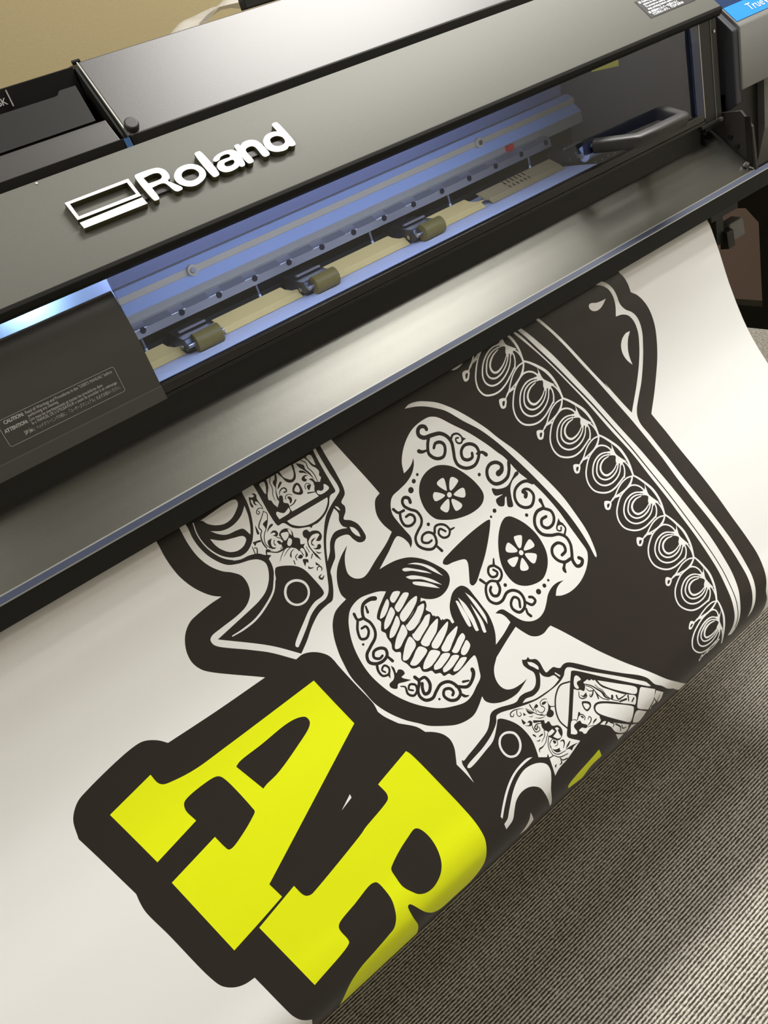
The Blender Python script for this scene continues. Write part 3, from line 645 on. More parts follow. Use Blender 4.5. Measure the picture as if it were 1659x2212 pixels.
Kf 2644,5514c 2696,5555 2718,5582 2710,5621 2733,5677 2752,5783c 2720,5699 2686,5622 2658,5578
Ks9,12,11,8 2714,5513 2749,5569 2743,5625 2766,5688 2774,5744 2771,5812
Kf 2633,5607 2654,5611 2686,5636 2707,5688c 2670,5650 2635,5630
Kf 2711,5702c 2669,5678 2630,5686 2615,5706 2629,5736 2656,5744 2671,5730 2657,5715 2663,5697
Kf 2692,5742 2730,5752 2748,5803 2793,5836 2810,5875 2788,5921 2751,5923 2727,5894 2716,5859 2715,5821 2721,5795 2707,5765
Ks9,9,8 2606,5818 2613,5785 2643,5766 2676,5792
Kf 2637,5792 2685,5804 2663,5828 2635,5849 2627,5823
Kf 2603,5857c 2689,5893c 2683,5902c 2598,5874c
Kf 2006,5575 2030,5596 2061,5592 2050,5561 2075,5568 2086,5600 2074,5621 2074,5671 2083,5734 2076,5773 2072,5713 2057,5662 2038,5650 2036,5685 2052,5694 2027,5689 2015,5659 2023,5620 2009,5612 1999,5635 1997,5691 1984,5694 1975,5664 1986,5620
Ks6,11,10,10 2076,5759 2046,5734 2011,5742 1993,5768 2005,5787 2026,5776 2022,5757
Ks9,10,14,13,14,17,13 2070,5784 2019,5833 1963,5879 1938,5915 1948,5957 1918,5990 1898,6052 1896,6102 1906,6152
Ks8,10,10,10,10,6 2072,5792 2091,5825 2068,5877 2041,5918 1990,5975 1960,6001 1930,6049 1916,6106 1937,6164 1982,6206
Kf 2061,5887 2044,5921 1998,5966 1997,5936 1993,5904 2015,5892
Kf 1915,5866c 1916,5909 1909,5974 1889,5969 1896,5919
Kf 2093,5957 2081,5972 2038,5982 1985,6009c 2021,5972 2065,5948
Kf 1801,6014c 1889,6035c 1884,6057 1839,6045 1804,6067c
Ks6,11,10 1773,6048 1770,6090 1765,6138
Ks9,13,15 1784,6077 1808,6088 1806,6112 1784,6150
Kf 1894,6159 1940,6199 1983,6244 2041,6250 2096,6247 2107,6268 2052,6272 1988,6262 1901,6201 1886,6195 1878,6216 1911,6244c 1880,6254 1864,6214
Wf 1930,6196c 1978,6233c 1974,6240c 1925,6202c
Kf 1951,6091 2005,6087c 1973,6126 1968,6175 2008,6206c 1957,6195 1938,6149
Kf 2012,6036c 2054,6021 2087,6041 2092,6081 2063,6100 2029,6066c 2063,6071 2061,6048
Ks9,9,12 2022,6119 2001,6144 2005,6176
Ks9,9,9,6 2059,6106 2096,6150 2097,6203 2064,6235 2032,6237
Kf 2041,6146 2064,6153 2077,6183 2059,6202 2043,6177
Kf 2094,6097 2133,6069 2185,6071 2228,6104 2242,6149 2231,6210 2263,6237 2280,6262 2261,6318 2308,6339c 2278,6359 2275,6470 2239,6478 2258,6437 2263,6379 2242,6359 2209,6377 2193,6336 2153,6297 2105,6271 2065,6246 2074,6189 2106,6186 2094,6126
Wf 2117,6100 2139,6098 2197,6126 2183,6165 2124,6189 2113,6146
Wf 2206,6094c 2226,6107 2233,6136 2217,6179c 2206,6150
Wf 2176,6184c 2196,6218 2163,6265 2135,6267 2126,6236 2155,6201
Ks9,9,5 2143,6287 2088,6302 2032,6334
Ks9,9,5 2090,6258 2031,6296 1964,6355
Kf 2176,6326 2128,6341 2097,6397c 2089,6370 2129,6327
Kf 2173,6422 2202,6417 2219,6443 2201,6462 2174,6453 2160,6429
Ks9,12,8 2176,6394 2141,6409 2138,6449
Ks8,9,12 2216,6365 2226,6402 2228,6441
Kf 2334,6228 2359,6205 2400,6215 2417,6255 2447,6258 2507,6294 2524,6335 2517,6376 2477,6405 2436,6380 2490,6367 2497,6326 2431,6301 2383,6317 2347,6340 2351,6305 2330,6270
Ks13,15,12,27,5 2353,6314 2334,6378 2341,6450 2359,6530 2380,6596
Kf 2392,6345 2452,6344c 2382,6377 2397,6428c 2366,6390
Kf 2433,6378c 2503,6345 2496,6371 2463,6388
Kf 2404,6451 2429,6428 2455,6437 2458,6461 2433,6484 2382,6461 2362,6433c
Kf 2370,6468c 2396,6507 2433,6533c 2388,6521
Ks12,11 2103,6435 2096,6478
Kf 2198,6479 2231,6492 2252,6516 2231,6553c 2226,6527 2182,6563c
Kf 2221,6569c 2225,6598 2273,6624c 2234,6623 2202,6603c
Kf 2313,6581c 2339,6647 2298,6614c
Ks11,13,15,8 2284,6673 2297,6651 2330,6649 2340,6686 2322,6705
Ks7,23,24,7 2303,6739 2265,6753 2282,6787 2324,6767
Ks13,11 2325,6486 2290,6521
Ks8,7 2303,6378 2305,6451
Wf 2033,6630 2094,6698 2106,6786 2069,6862 1996,6906 1907,6898 1840,6841 1813,6756 1836,6672 1896,6614 1963,6604
Kf 2018,6654 2070,6713 2079,6784 2048,6848 1983,6882 1914,6873 1862,6829 1841,6756 1860,6688 1907,6640 1964,6634
Kf 2505,9374c 2511,9394 2608,9379 2795,9345 2955,9304 3042,9239 3087,9193 3139,9174 3229,9190 3450,9267 3524,9246 3598,9250 3710,9279 3775,9259 3830,9199 3850,9131 3813,9055 3793,8984 3817,8926c 3865,8955 3904,8944c 3909,8981 3975,9026 3991,9079 3981,9188 3988,9227 4048,9227 4106,9230 4144,9269 4176,9291 4235,9281 4308,9303 4605,9606 4841,9829 5021,9990 5092,10082 5134,10198 5214,10281 5283,10376 5381,10457c 5571,10699c 5041,10807c 3393,10799c 2805,10316c 2475,9657c
Wf 3913,9174c 3925,9232 3979,9287 4049,9311 4076,9388c 3961,9407 3809,9399 3667,9380 3509,9325c 3569,9310 3680,9340 3793,9322 3871,9245
Wf 3859,8987c 3911,9032 3943,9113 3924,9141 3889,9083 3856,9027
Wf 4085,9291c 4119,9365c 4102,9369c 4073,9299c
Wf 5076,10188c 5042,10103 4974,10030 4758,9814 4404,9483 4283,9356 4246,9339 4205,9352 4153,9392 4050,9420 3888,9422 3704,9407 3574,9376 3393,9315 3204,9245 3148,9244 3102,9299 2978,9368 2810,9419 2524,9465 2511,9482 2532,9502 2810,9466 2942,9437 3072,9341 3132,9284c 3166,9294 3247,9380 3311,9490 3342,9617 3346,9732 3312,9867 3291,9919c 3401,10000c 3365,10115 3338,10211c 3426,10177 3576,10159 3846,10098c 3744,9976c 3880,10100c 4975,10190c 5038,10165
Kf 4268,9409 4290,9410 4613,9734 4953,10079 5070,10196 5220,10341c 5213,10711c 4749,10594c 4305,10553c 3895,10145c 3850,10099 3743,9977 3743,9952 3809,9885 3883,9815 4200,9475 4246,9431
Ks19,20,20,19 4175,9490 4046,9450 3937,9497 3862,9568 3801,9664 3775,9769 3805,9893
Ks11,10 3768,9559 3833,9601
Wf 4263,9485 4292,9482 4312,9507 4317,9557 4301,9558 4260,9550 4239,9569 4235,9612 4220,9623 4199,9606 4194,9563
Wf 3905,9860 3947,9882 3954,9911 3905,9913 3884,9931 3882,9996 3869,10011 3846,10008 3797,9966c
Wf 4166,9589c 4203,9632 4234,9650 4264,9688 4317,9649 4324,9604c 4393,9608c 4403,9634 4440,9639c 4449,9666 4472,9669c 4477,9719 4498,9793 4556,9872 4677,10022 4805,10138 4805,10164 4735,10226 4600,10111 4244,10033 4221,10084 4122,10079 4050,10067 3999,10073c 3966,10081 3939,10065 3935,10034 3909,10006 3917,9996c 3966,9999 4005,10035 4040,10019 3997,9963 3963,9922 3960,9879 3919,9853c
Kf 4246,9909 4289,9889 4343,9899 4411,9939 4516,10022 4604,10106 4741,10234 4738,10263 4614,10428 4543,10372 4407,10227 4291,10100 4244,10033 4225,9961
Wf 4268,9925 4307,9915 4374,9946 4468,10017 4708,10234 4701,10253 4589,10366 4568,10364 4450,10242 4308,10080 4254,9998 4248,9953
Wf 4497,9695c 4697,9882 4880,10062 4883,10090 4848,10126 4818,10122 4696,10001 4566,9850 4508,9758
Wf 4948,10110c 5106,10255c 5024,10351 4898,10424c 4761,10298 4753,10274 4925,10111
Wf 5111,10277c 5206,10378c 5134,10441 4920,10440c 5013,10380 5049,10332
Wf 4721,10308 4867,10428c 4784,10463 4705,10479 4617,10415c 4618,10391
Wf 4187,10113c 4256,10117 4304,10164 4545,10383c 4504,10435 4450,10438 4320,10319 4298,10232 4267,10186c
Wf 4314,10356c 4428,10450c 4328,10463c
Wf 4583,10421c 4662,10477c 4499,10473c
Ks12,15,19,30,7 4324,9629 4389,9700 4428,9778 4457,9841 4459,9910 4492,9967
Ks10,12,12 4326,9651 4378,9725 4392,9820 4411,9893 4472,9965
Ks9,12,10 4437,9717 4450,9776 4476,9820 4481,9908 4505,9976 4575,10052
Ks15,22,6 4373,9756 4340,9783 4298,9795 4294,9776 4314,9764
Ks7,22,18 4384,9780 4383,9830 4368,9870
Ks10,15,10 4202,9652 4168,9711 4201,9751 4257,9758 4271,9717
Kf 4195,9697 4223,9725 4260,9718 4258,9750 4216,9745
Ks9,12,10 4308,9685 4323,9729 4379,9760
Kf 4542,9935c 4557,9954 4524,9990 4505,9976
Ks22,18,12 4591,9986 4583,10031 4654,10048 4705,10050
Ks26,21 4676,10097 4584,10066
Ks23,15 4723,10080 4690,10133
Ks19,19 4774,10150 4727,10168
Kf 4160,9769 4245,9833 4238,9870 4202,9894 4148,9897 4131,9869 4133,9820
Wf 4162,9797 4216,9842 4212,9868 4160,9877 4148,9856
Kf 4048,9830c 4059,9858 4001,9867c
Ks12,14,10 3971,9895 4018,9870 4062,9878 4077,9930 4049,9951
Kf 4036,9884 4061,9902 4060,9926 4043,9922
Ks7,14,14,9 4091,9973 4126,9956 4134,9988 4093,10016 4046,10023
Kf 4193,10026c 4185,10041 4103,10052c 4145,10028
Kf 3924,9919 3995,9920 3997,9963 4040,10019 4005,10035 3966,9999 3916,9987 3890,9935
Ks6,9 3991,10017 4116,10074
Ks30,15 4285,10147 4245,10159
Ks11,15,11 4315,10177 4352,10230 4319,10248
Ks20,21,12 4374,10245 4415,10321 4394,10369
Ks12,16,9 4443,10307 4440,10360 4495,10386
Ks13,17,7 5038,10343 5059,10418 5142,10366
Ks30,30 5067,10435 4966,10433
Ks4,10,14,15,7 3481,9383 3431,9351 3358,9323 3307,9327 3293,9357 3317,9374 3343,9353
Ks13,10,11,7 3394,9349 3368,9387 3383,9422 3418,9414 3412,9386
Kf 3448,9412c 3463,9459c 3427,9445c
Kf 3498,9399c 3524,9450 3554,9496 3509,9480 3493,9452
Ks6,10,10 3502,9393 3550,9477 3597,9551 3645,9577
Ks17,11 3570,9393 3569,9466
Ks9,10,9,9 3571,9475 3613,9448 3650,9450 3644,9470 3606,9468 3589,9513
Kf 3602,9449 3649,9433c 3651,9467c 3617,9467
Ks9,10,11,11 3612,9497 3626,9540 3668,9561 3705,9539 3697,9500
Ks10,10,9 3687,9501 3694,9457 3744,9443 3794,9466
Kf 3712,9470 3756,9476 3771,9495 3735,9502 3706,9490
Kf 3792,9469c 3779,9534 3787,9572 3764,9589 3778,9632 3756,9665 3709,9668 3674,9627 3682,9604 3723,9584 3760,9545
Ks9,10,7 3583,9533 3624,9579 3676,9612
Ks4,10,4 3479,9494 3509,9516 3534,9510
Ks4,11,4 3540,9551 3585,9591 3653,9616
Kf 3385,9456c 3405,9526c 3368,9524 3367,9491
Kf 3367,9532c 3399,9570 3439,9592 3476,9570 3458,9532 3414,9533c 3441,9553 3419,9569
Ks7,13,11,10 3464,9561 3441,9625 3443,9683 3502,9694 3510,9659
Kf 3497,9556c 3576,9614 3616,9638c 3603,9678 3657,9684 3658,9742 3679,9765 3726,9791 3742,9844 3716,9898 3673,9924 3621,9927 3560,9850 3538,9793 3572,9769 3547,9735 3541,9682 3562,9632 3484,9584
Wf 3560,9785 3637,9780c 3648,9820c 3581,9824 3546,9807
Wf 3674,9795 3705,9805 3709,9836 3691,9823c 3679,9871 3674,9917 3628,9908 3592,9852c 3642,9845 3672,9833c
Ks7,14,17,16 3566,9651 3513,9620 3463,9634 3465,9667 3506,9640
Kf 3386,9682 3404,9683 3417,9721 3406,9729c
Kf 3379,9762c 3416,9777 3444,9777c 3414,9791
Ks21,14 3493,9752 3448,9748
Ks10,10,6 3541,9730 3510,9780 3434,9814
Ks10,10,8,21,6 3530,9803 3476,9845 3412,9863 3356,9861 3340,9890
Ks11,11,10,10 3544,9822 3487,9878 3457,9936 3452,10021
Ks10,11,10,8 3482,9930 3510,9886 3570,9873 3603,9914 3575,9958 3542,9950
Kf 3557,9888 3585,9900 3580,9929 3553,9926
Ks6,10,11,8 3500,9919 3476,9982 3513,10042 3617,10070
Kf 3495,9948c 3517,9980 3578,10000c 3563,10030 3591,10043c 3526,10027 3498,9990
Ks7,24,14,7 3631,9950 3670,9962 3656,10001 3614,10027
Ks6,24,14 3640,10054 3694,10037 3731,10023
Kf 3615,10061c 3717,10070 3818,10099c 3733,10099 3686,10121c 3673,10087
Ks10,13,10 3457,10016 3511,10080 3622,10114
Ks14,16 3509,10095 3521,10129 3584,10151
Ks10,21,7 3503,10115 3492,10148 3459,10147
Kf 3398,10118 3434,10116c 3395,10147c
Kf 3374,9987c 3410,9962 3398,10005c
Ks14,11 3394,10010 3446,10017
Wf 3173,9473 3224,9528 3234,9610 3205,9685 3144,9736 3069,9747 2996,9709 2961,9648 2956,9565 2981,9497 3038,9451 3112,9445
Kf 3154,9493 3197,9537 3205,9604 3181,9667 3130,9711 3071,9721 3013,9690 2986,9640 2982,9569 3004,9514 3051,9474 3105,9470
Wf 2502,10230c 2566,10209 2637,10146 2786,10026 2918,9955 3060,9919 3178,9936 3272,9982 3325,10045 3325,10117 3282,10197 3208,10306 3144,10511 3124,10518c 3116,10299 3100,10203 3050,10140 2971,10096 2866,10087 2766,10121 2690,10188 2613,10264 2494,10297c
Wf 3230,9874c 3176,9847 3046,9846 2885,9883 2725,9965 2591,10064 2511,10134c 2516,10169c 2614,10081 2783,9962 2955,9888 3101,9870
Wf 2851,10356c 2859,10491c 2740,10551 2629,10536c 2706,10504 2794,10440
Kf 4510,7337 4485,7325 4320,7323 4056,7346 3802,7387 3689,7416 3662,7448 3696,7486 3794,7506 3942,7562 3946,7609 3849,7781 3822,7830 3832,7868 3886,7871 4031,7780 4194,7664 4361,7515 4490,7375
Kf 4244,6416 4380,6507 4487,6650 4575,6829 4610,6996 4587,7065 4512,7121 4345,7139 4127,7093 3981,7026 3867,6940 3808,6793 3810,6650 3844,6544 3925,6448 4034,6398 4148,6390
Wf 4288,6627 4323,6623 4378,6701 4348,6725 4226,6758 4218,6740
Wf 4377,6806 4402,6829 4369,6916 4338,6919 4235,6822 4251,6811
Wf 4189,6853 4275,6976 4257,7006 4178,7012 4158,6997 4171,6867
Wf 4147,6828 4089,6941 4042,6957 3989,6874 4010,6854
Wf 4126,6768 3987,6769 3970,6751 3977,6691 4012,6663 4035,6671
Wf 4175,6732 4098,6609 4105,6581 4196,6568 4214,6585 4182,6720
Wo33 4182,6792
Kf 4770,7441 4818,7487 4910,7637 4965,7835 4951,8036 4895,8159 4800,8256 4678,8316 4543,8306 4409,8248 4325,8156 4296,8017 4319,7861 4407,7679 4525,7531 4636,7446 4712,7423
Wf 4669,7687 4707,7690 4772,7725 4766,7747 4672,7844 4647,7837
Wf 4831,7822 4850,7837 4852,7921 4816,7933 4690,7898 4693,7882
Wf 4670,7937 4799,8019 4796,8043 4711,8102 4684,8085
Wf 4604,7956 4613,7971 4604,8103 4568,8115 4504,8082 4498,8052
Wf 4559,7911 4563,7927 4449,7987 4423,7970 4414,7879 4448,7874
Wf 4550,7699 4570,7712 4609,7847 4590,7858 4475,7786 4479,7749
Wo32 4636,7898
Ko19 3917,6365
Ko28 3838,6410
Ko38 3753,6484
Ko23 3751,6951
Ko23 4677,6788
Ko28 4630,7277
Ko17 4545,7315
Ko24 4991,7556
Ko24 4202,8100
Ko17 4729,8371
Ko27 4640,8394
Ko36 4525,8409
Ko15 2300,7674
Ko15 2688,8686
Ks46,52,52,46,46,43,43,43,43,43,43,40 4280,5955 4274,5917 4219,5888 4169,5912 4153,5966 4198,6023 4311,6049 4421,6083 4492,6159 4518,6252 4492,6364 4463,6460 4472,6545 4555,6631 4675,6657 4765,6608 4812,6537 4806,6461 4745,6396 4661,6375 4590,6417 4571,6503 4628,6555 4696,6554 4717,6510
Ks45,42,42,42,42,42,39 4269,6042 4210,6119 4173,6224 4238,6325 4335,6351 4394,6296 4410,6226 4372,6174 4307,6159 4266,6196
Ks24,38,50 4171,6176 4098,6160 4064,6131
Ks34,28,24,24,24,21 4527,6217 4573,6183 4639,6200 4675,6259 4668,6307 4622,6323 4584,6287 4592,6243 4631,6251
Kf 4675,6240c 4687,6270 4725,6314c 4672,6318 4638,6347c
Ks31,37,53 4776,6549 4852,6570 4889,6624
Ks79,47,47,47,47,47,47,57 4928,6911 4987,6902 5020,6846 4975,6780 4882,6754 4805,6793 4769,6888 4809,6990 4904,7031 5025,7015 5090,6951 5143,6864 5199,6845
Ks57,38,41,41,41,41,41,41,48 5117,7355 5150,7322 5114,7285 5154,7271 5212,7307 5232,7388 5193,7451 5120,7494 5034,7470 4970,7389 4974,7289 5037,7207 5146,7176 5245,7198 5307,7259
Kf 5192,7024c 5194,7060 5069,7090 4983,7159 4933,7265 4888,7366 4825,7334 4876,7215c 4857,7213 4782,7295 4717,7258 4721,7176 4848,7166c 4738,7119 4748,7025 4818,7073 4955,7109 5092,7053 5154,7020
Ks57,35,45 5276,7503 5271,7566 5258,7611
Ks44,44,44,44,41,41,44,47,47 5246,7604 5147,7597 5061,7650 5012,7742 5029,7860 5129,7945 5237,7994 5297,8076 5291,8180 5239,8271 5181,8359 5183,8450 5246,8469 5300,8426 5275,8380
Ks41,41,41,41,41 5246,7604 5325,7695 5311,7783 5240,7845 5146,7844 5102,7779 5141,7715 5221,7715
Ks29,25,25,22,22 5301,8040 5368,7977 5349,7909 5287,7892 5251,7937 5287,7972 5320,7939
Kf 5363,7823c 5356,7872 5380,7923 5282,7880c
Ks44,41,41,41,41,41 5174,8328 5073,8317 5006,8247 4992,8150 5046,8078 5150,8073 5201,8140 5173,8211 5097,8226
Kf 5042,8279 5087,8325 5036,8373 5002,8438 4979,8415 4984,8365 5033,8326
Ks44,38,35,35,35,35,35,35,32,32,29 3675,6604 3679,6551 3629,6515 3589,6539 3581,6597 3627,6671 3694,6742 3706,6844 3670,6903 3588,6950 3519,7004 3502,7090 3568,7186 3650,7228 3719,7206 3750,7144 3746,7077 3687,7025 3612,7029 3576,7087 3634,7138 3690,7137
Ks37,32,34 3439,6562 3475,6630 3554,6644
Ks35,35,35,35,32 3494,6641 3467,6719 3478,6805 3544,6844 3618,6824 3633,6769 3596,6724 3540,6723
Ks35,30,30,30,30,27 3770,7083 3817,7022 3885,7031 3946,7083 3963,7158 3912,7209 3840,7190 3813,7117 3856,7078 3908,7142
Ks33,18 3963,7158 4034,7165
Ks29,38 3705,7214 3738,7312
Ks21,33 4268,7757 4230,7812
Ks36,33,33,30 4224,7826 4155,7807 4105,7860 4114,7924 4175,7947 4210,7918 4184,7863
Ks35,33,33,35,38,38,38,38,35,33 4224,7826 4263,7909 4238,7979 4161,8014 4071,7956 4000,7960 3933,8034 3910,8137 3964,8215 4049,8229 4163,8185 4245,8205 4305,8278 4302,8379 4239,8457 4152,8467 4102,8383 4127,8315 4204,8280 4242,8331 4198,8421
Ks38,38,38,35 4138,8007 4112,8101 4038,8146 3987,8112 3995,8041 4029,8017
Ks38,32 3963,7869 3998,7950
Ks33,36,36,36 4291,8406 4352,8489 4417,8472 4411,8417 4378,8392
Ks30,38 4249,8481 4233,8538 4249,8586
Ks54,40,35,35,38,38,38,38,35,30 2708,7321 2657,7296 2554,7299 2499,7357 2473,7434 2508,7520 2503,7626 2459,7691 2354,7745 2269,7796 2247,7875 2304,7937 2390,7958 2467,7932 2488,7867 2438,7818 2359,7811 2324,7865 2371,7913 2418,7906
Ks22,33 2563,7336 2548,7405
Ks35,32,35 2398,7330 2399,7408 2473,7434
Ks32,32,32,29 2395,7414 2331,7511 2314,7609 2378,7637 2440,7584 2439,7524 2385,7516
Ks29,37 2460,7943 2483,8022
Ks34,29,26,26,21 2306,7946 2278,8021 2292,8093 2363,8112 2401,8059 2371,8007 2319,8034 2339,8076
Kf 2339,8110c 2346,8170c 2390,8099c
Kf 2433,8050c 2452,8095 2440,8157 2480,8138 2522,8175 2518,8219 2464,8229 2538,8320c 2466,8296 2385,8268 2345,8302 2290,8247 2301,8209 2370,8195 2406,8157
Ks13,29,29,29,27,21 2394,8306 2433,8341 2415,8422 2460,8477 2522,8458 2547,8395 2493,8352 2454,8387 2489,8427
Ks41,35,38,38,38,38,35,35 2592,8319 2607,8384 2532,8466 2514,8531 2548,8602 2631,8630 2712,8593 2805,8563 2902,8599 2952,8698 2938,8784 2865,8812 2788,8773 2756,8687 2801,8639 2867,8670 2876,8724 2847,8743
Ks32,40,40,38 2615,8374 2690,8390 2696,8486 2630,8551 2579,8538 2591,8475 2623,8427
Ks33,39,41,52 2941,8690 3058,8773 3154,8744 3215,8689 3223,8654
Ks30,22 3043,8698 3110,8729
Ks30,36,16 2936,8790 2967,8844 3004,8862
Yf 1610,7678c 1723,8318c 94,9083c 132,9260c -177,9313 -504,9364c -647,8470c -92,8372c -66,8510 -48,8558 -9,8566 149,8518 299,8452 359,8414 358,8371 286,7963 253,7905 198,7883 -107,7891 -163,7917 -186,7983 -157,8129c -657,8227c -782,7576c -280,7484c -264,7595 -230,7638 -130,7669 91,7703 480,7702
Kf 446,7932c 502,7911 783,7901 1121,7884 1256,7907 1322,7946 1333,8007 1295,8054 1062,8150 759,8246 598,8269 552,8283c
Yf 2029,8906c 2050,8951 2150,9453 2226,9921 2232,10092 2220,10207 2176,10318 2120,10414 2058,10476 1870,10565 1611,10568 1442,10559 1335,10498 1254,10393 1148,10179 1122,10183 1108,10310 1117,10458 1093,10568 1044,10700 637,10710 316,10718 -2,10717c 83,10558 215,10420 383,10347 598,10312 802,10280 883,10261 950,10197 995,10102 1020,9994 996,9791 975,9767 922,9753 694,9795 459,9840 427,9869 422,9913 437,10028 425,10055 -61,10138c -204,9351c 283,9254c 308,9376 333,9414 379,9433 425,9429 1147,9283 1189,9268 1551,9194 1579,9171 1591,9128 1569,8995c
Kf 1654,9624 1687,9669 1718,9783 1718,9916 1682,10049 1639,10118 1576,10173 1464,10217 1369,10212 1286,10165 1238,10095 1188,9990 1181,9871 1188,9775 1225,9747 1366,9684 1513,9638 1622,9612
Wf 1260,8887c 1254,8926c 1095,8966c
Yf 4012,10353c 4025,10477c 3823,10488 3681,10569c 3438,10509c 3448,10460
"""
def build_sheet():
    prof, S = sheet_profile()
    x0, x1 = -620.0, 989.6
    smax = S[-1] * 1000
    verts = []; edges = []; polys = []
    def loop(p):
        k = len(verts)
        verts.extend((float(a), float(b)) for a, b in p)
        n = len(p)
        edges.extend((k + i, k + (i + 1) % n) for i in range(n))
    for l in PRINT.strip().split('\n'):
        a = l.split()
        P, C = parse(a[1:])
        kind = a[0][1]
        wid = [int(v) / 10.0 for v in a[0][2:].split(',')] if a[0][2:] else []
        if kind == 'f': p = smooth_line(P, C, True, 1.6)
        elif kind == 's': p = ribbon(P, wid, 1.6)
        else:
            t = np.linspace(0, 2 * np.pi, 14, endpoint=False)
            p = P[0] + wid[0] * np.c_[np.cos(t), np.sin(t)]
        # stay on the sheet
        p[:, 0] = np.clip(p[:, 0], x0 + 1, x1 - 1)
        p[:, 1] = np.clip(p[:, 1], 1, smax - 1)
        polys.append((a[0][0], p))
        loop(p)
    loop(np.array([(x0, 0), (x1, 0), (x1, smax), (x0, smax)]))
    s = 0.0
    ang = np.arctan2(*np.gradient(prof, axis=0).T)
    last = None
    for k in range(1, len(S) - 1):
        bend = abs(ang[k] - ang[last]) if last is not None else 9
        dist = (S[k] - S[last]) if last is not None else 9
        if bend > math.radians(2.2) or dist > 0.03:
            last = k
            i = len(verts)
            verts.extend([(x0, S[k] * 1000), (x1, S[k] * 1000)])
            edges.append((i, i + 1))
    vo, eo, fo, _, _, _ = delaunay_2d_cdt([Vector(v) for v in verts], edges, [], 1, 1e-4, False)
    V = np.array([(v[0], v[1]) for v in vo])
    F = np.array([f for f in fo if len(f) == 3])
    cen = V[F].mean(axis=1)
    mi = np.zeros(len(F), int)
    code = {'W': 0, 'K': 1, 'Y': 2}
    order = np.argsort(cen[:, 1])
    ys = cen[order, 1]
    for c, p in polys:
        lo, hi = p.min(0), p.max(0)
        i, j = np.searchsorted(ys, [lo[1], hi[1]])
        ids = order[i:j]
        ids = ids[(cen[ids, 0] >= lo[0]) & (cen[ids, 0] <= hi[0])]
        if len(ids):
            ins = winding(p, cen[ids]) != 0
            mi[ids[ins]] = code[c]
    ss = V[:, 1] / 1000
    Y = np.interp(ss, S, prof[:, 0]); Z = np.interp(ss, S, prof[:, 1])
    g = np.gradient(prof, S, axis=0)
    ty = np.interp(ss, S, g[:, 0]); tz = np.interp(ss, S, g[:, 1])
    co = np.c_[V[:, 0] / 1000, Y, Z]
    # printed face looks up / towards the operator
    nr = np.c_[np.zeros(len(V)), tz, -ty]
    nr /= np.linalg.norm(nr, axis=1)[:, None]
    me = bpy.data.meshes.new('printed_vinyl_sheet')
    me.from_pydata([tuple(c) for c in co], [], [tuple(int(i) for i in f) for f in F])
    for x in (M_VINYL, M_INKK, M_INKY):
        me.materials.append(x)
    me.polygons.foreach_set('material_index', mi.astype(np.int32))
    me.polygons.foreach_set('use_smooth', [True] * len(me.polygons))
    me.update()
    # make the faces agree with the printed side
    fn = np.zeros(len(F) * 3); me.polygons.foreach_get('normal', fn)
    if (fn.reshape(-1, 3) * nr[F[:, 0]]).sum() < 0:
        me.flip_normals()
    me.normals_split_custom_set_from_vertices([tuple(n) for n in nr])
    o = bpy.data.objects.new('printed_vinyl_sheet', me)
    link(o)
    tag(o, 'white vinyl sheet printed with a black sombrero skull, two pistols and yellow letters', 'printed sheet')
    print('sheet faces', len(F))
build_sheet()

# ------------------------------------------------------------------ the printer
PR = thing('wide_format_printer', (0.35, 1.05, 0.0), 'dark grey wide-format printer with raised silver lettering on its hood', 'printer')
XL, XR = -0.75, 1.104

# lid: sloping pewter plate behind the hood
LIDX = 0.277
lid = prism('upper_lid', [(0.852, 1.1966), (0.914, 1.2724), (0.95, 1.274), (1.25, 1.262), (1.25, 1.20), (0.90, 1.17), (0.852, 1.178)], LIDX + .003, 1.72, M_LID, PR, 0.0012)
prism('lid_edge_strip', [(0.8508, 1.1955), (0.853, 1.1960), (0.860, 1.17), (0.8492, 1.17)], LIDX + .003, 1.72, M_EDGE, lid)
prism('lid_side_trim', [(0.852, 1.1970), (0.914, 1.2730), (0.918, 1.270), (0.856, 1.193)], LIDX + .0014, LIDX + .0028, mat('pale_edge_metal', (0.30, 0.30, 0.27), 0.4, 0.6), lid)  # thin paler metal strip along the lid's side edge
cyl('rubber_bumper', (LIDX + .010, 0.860, 1.2008), (LIDX + .010, 0.8525, 1.2070), 0.0075, M_DARK, lid, 20, bevel=0.002)
cyl('lid_hinge_knob', (LIDX - .002, 0.916, 1.2735), (LIDX + .006, 0.916, 1.2735), 0.0022, M_EDGE, lid, 12)

# ink bay left of the lid
IB = prism('ink_bay_back_panel', [(0.905, 1.10), (0.914, 1.2706), (0.96, 1.2706), (1.25, 1.262), (1.25, 1.10)], XL, LIDX - .004, mat('bay_black', (0.008, 0.007, 0.006), 0.6, 0, 0.12), PR, 0.001)
def zb(el, y):  # height at which a line of sight of that slope meets depth y
    return 1.2 + y * math.tan(math.radians(el))
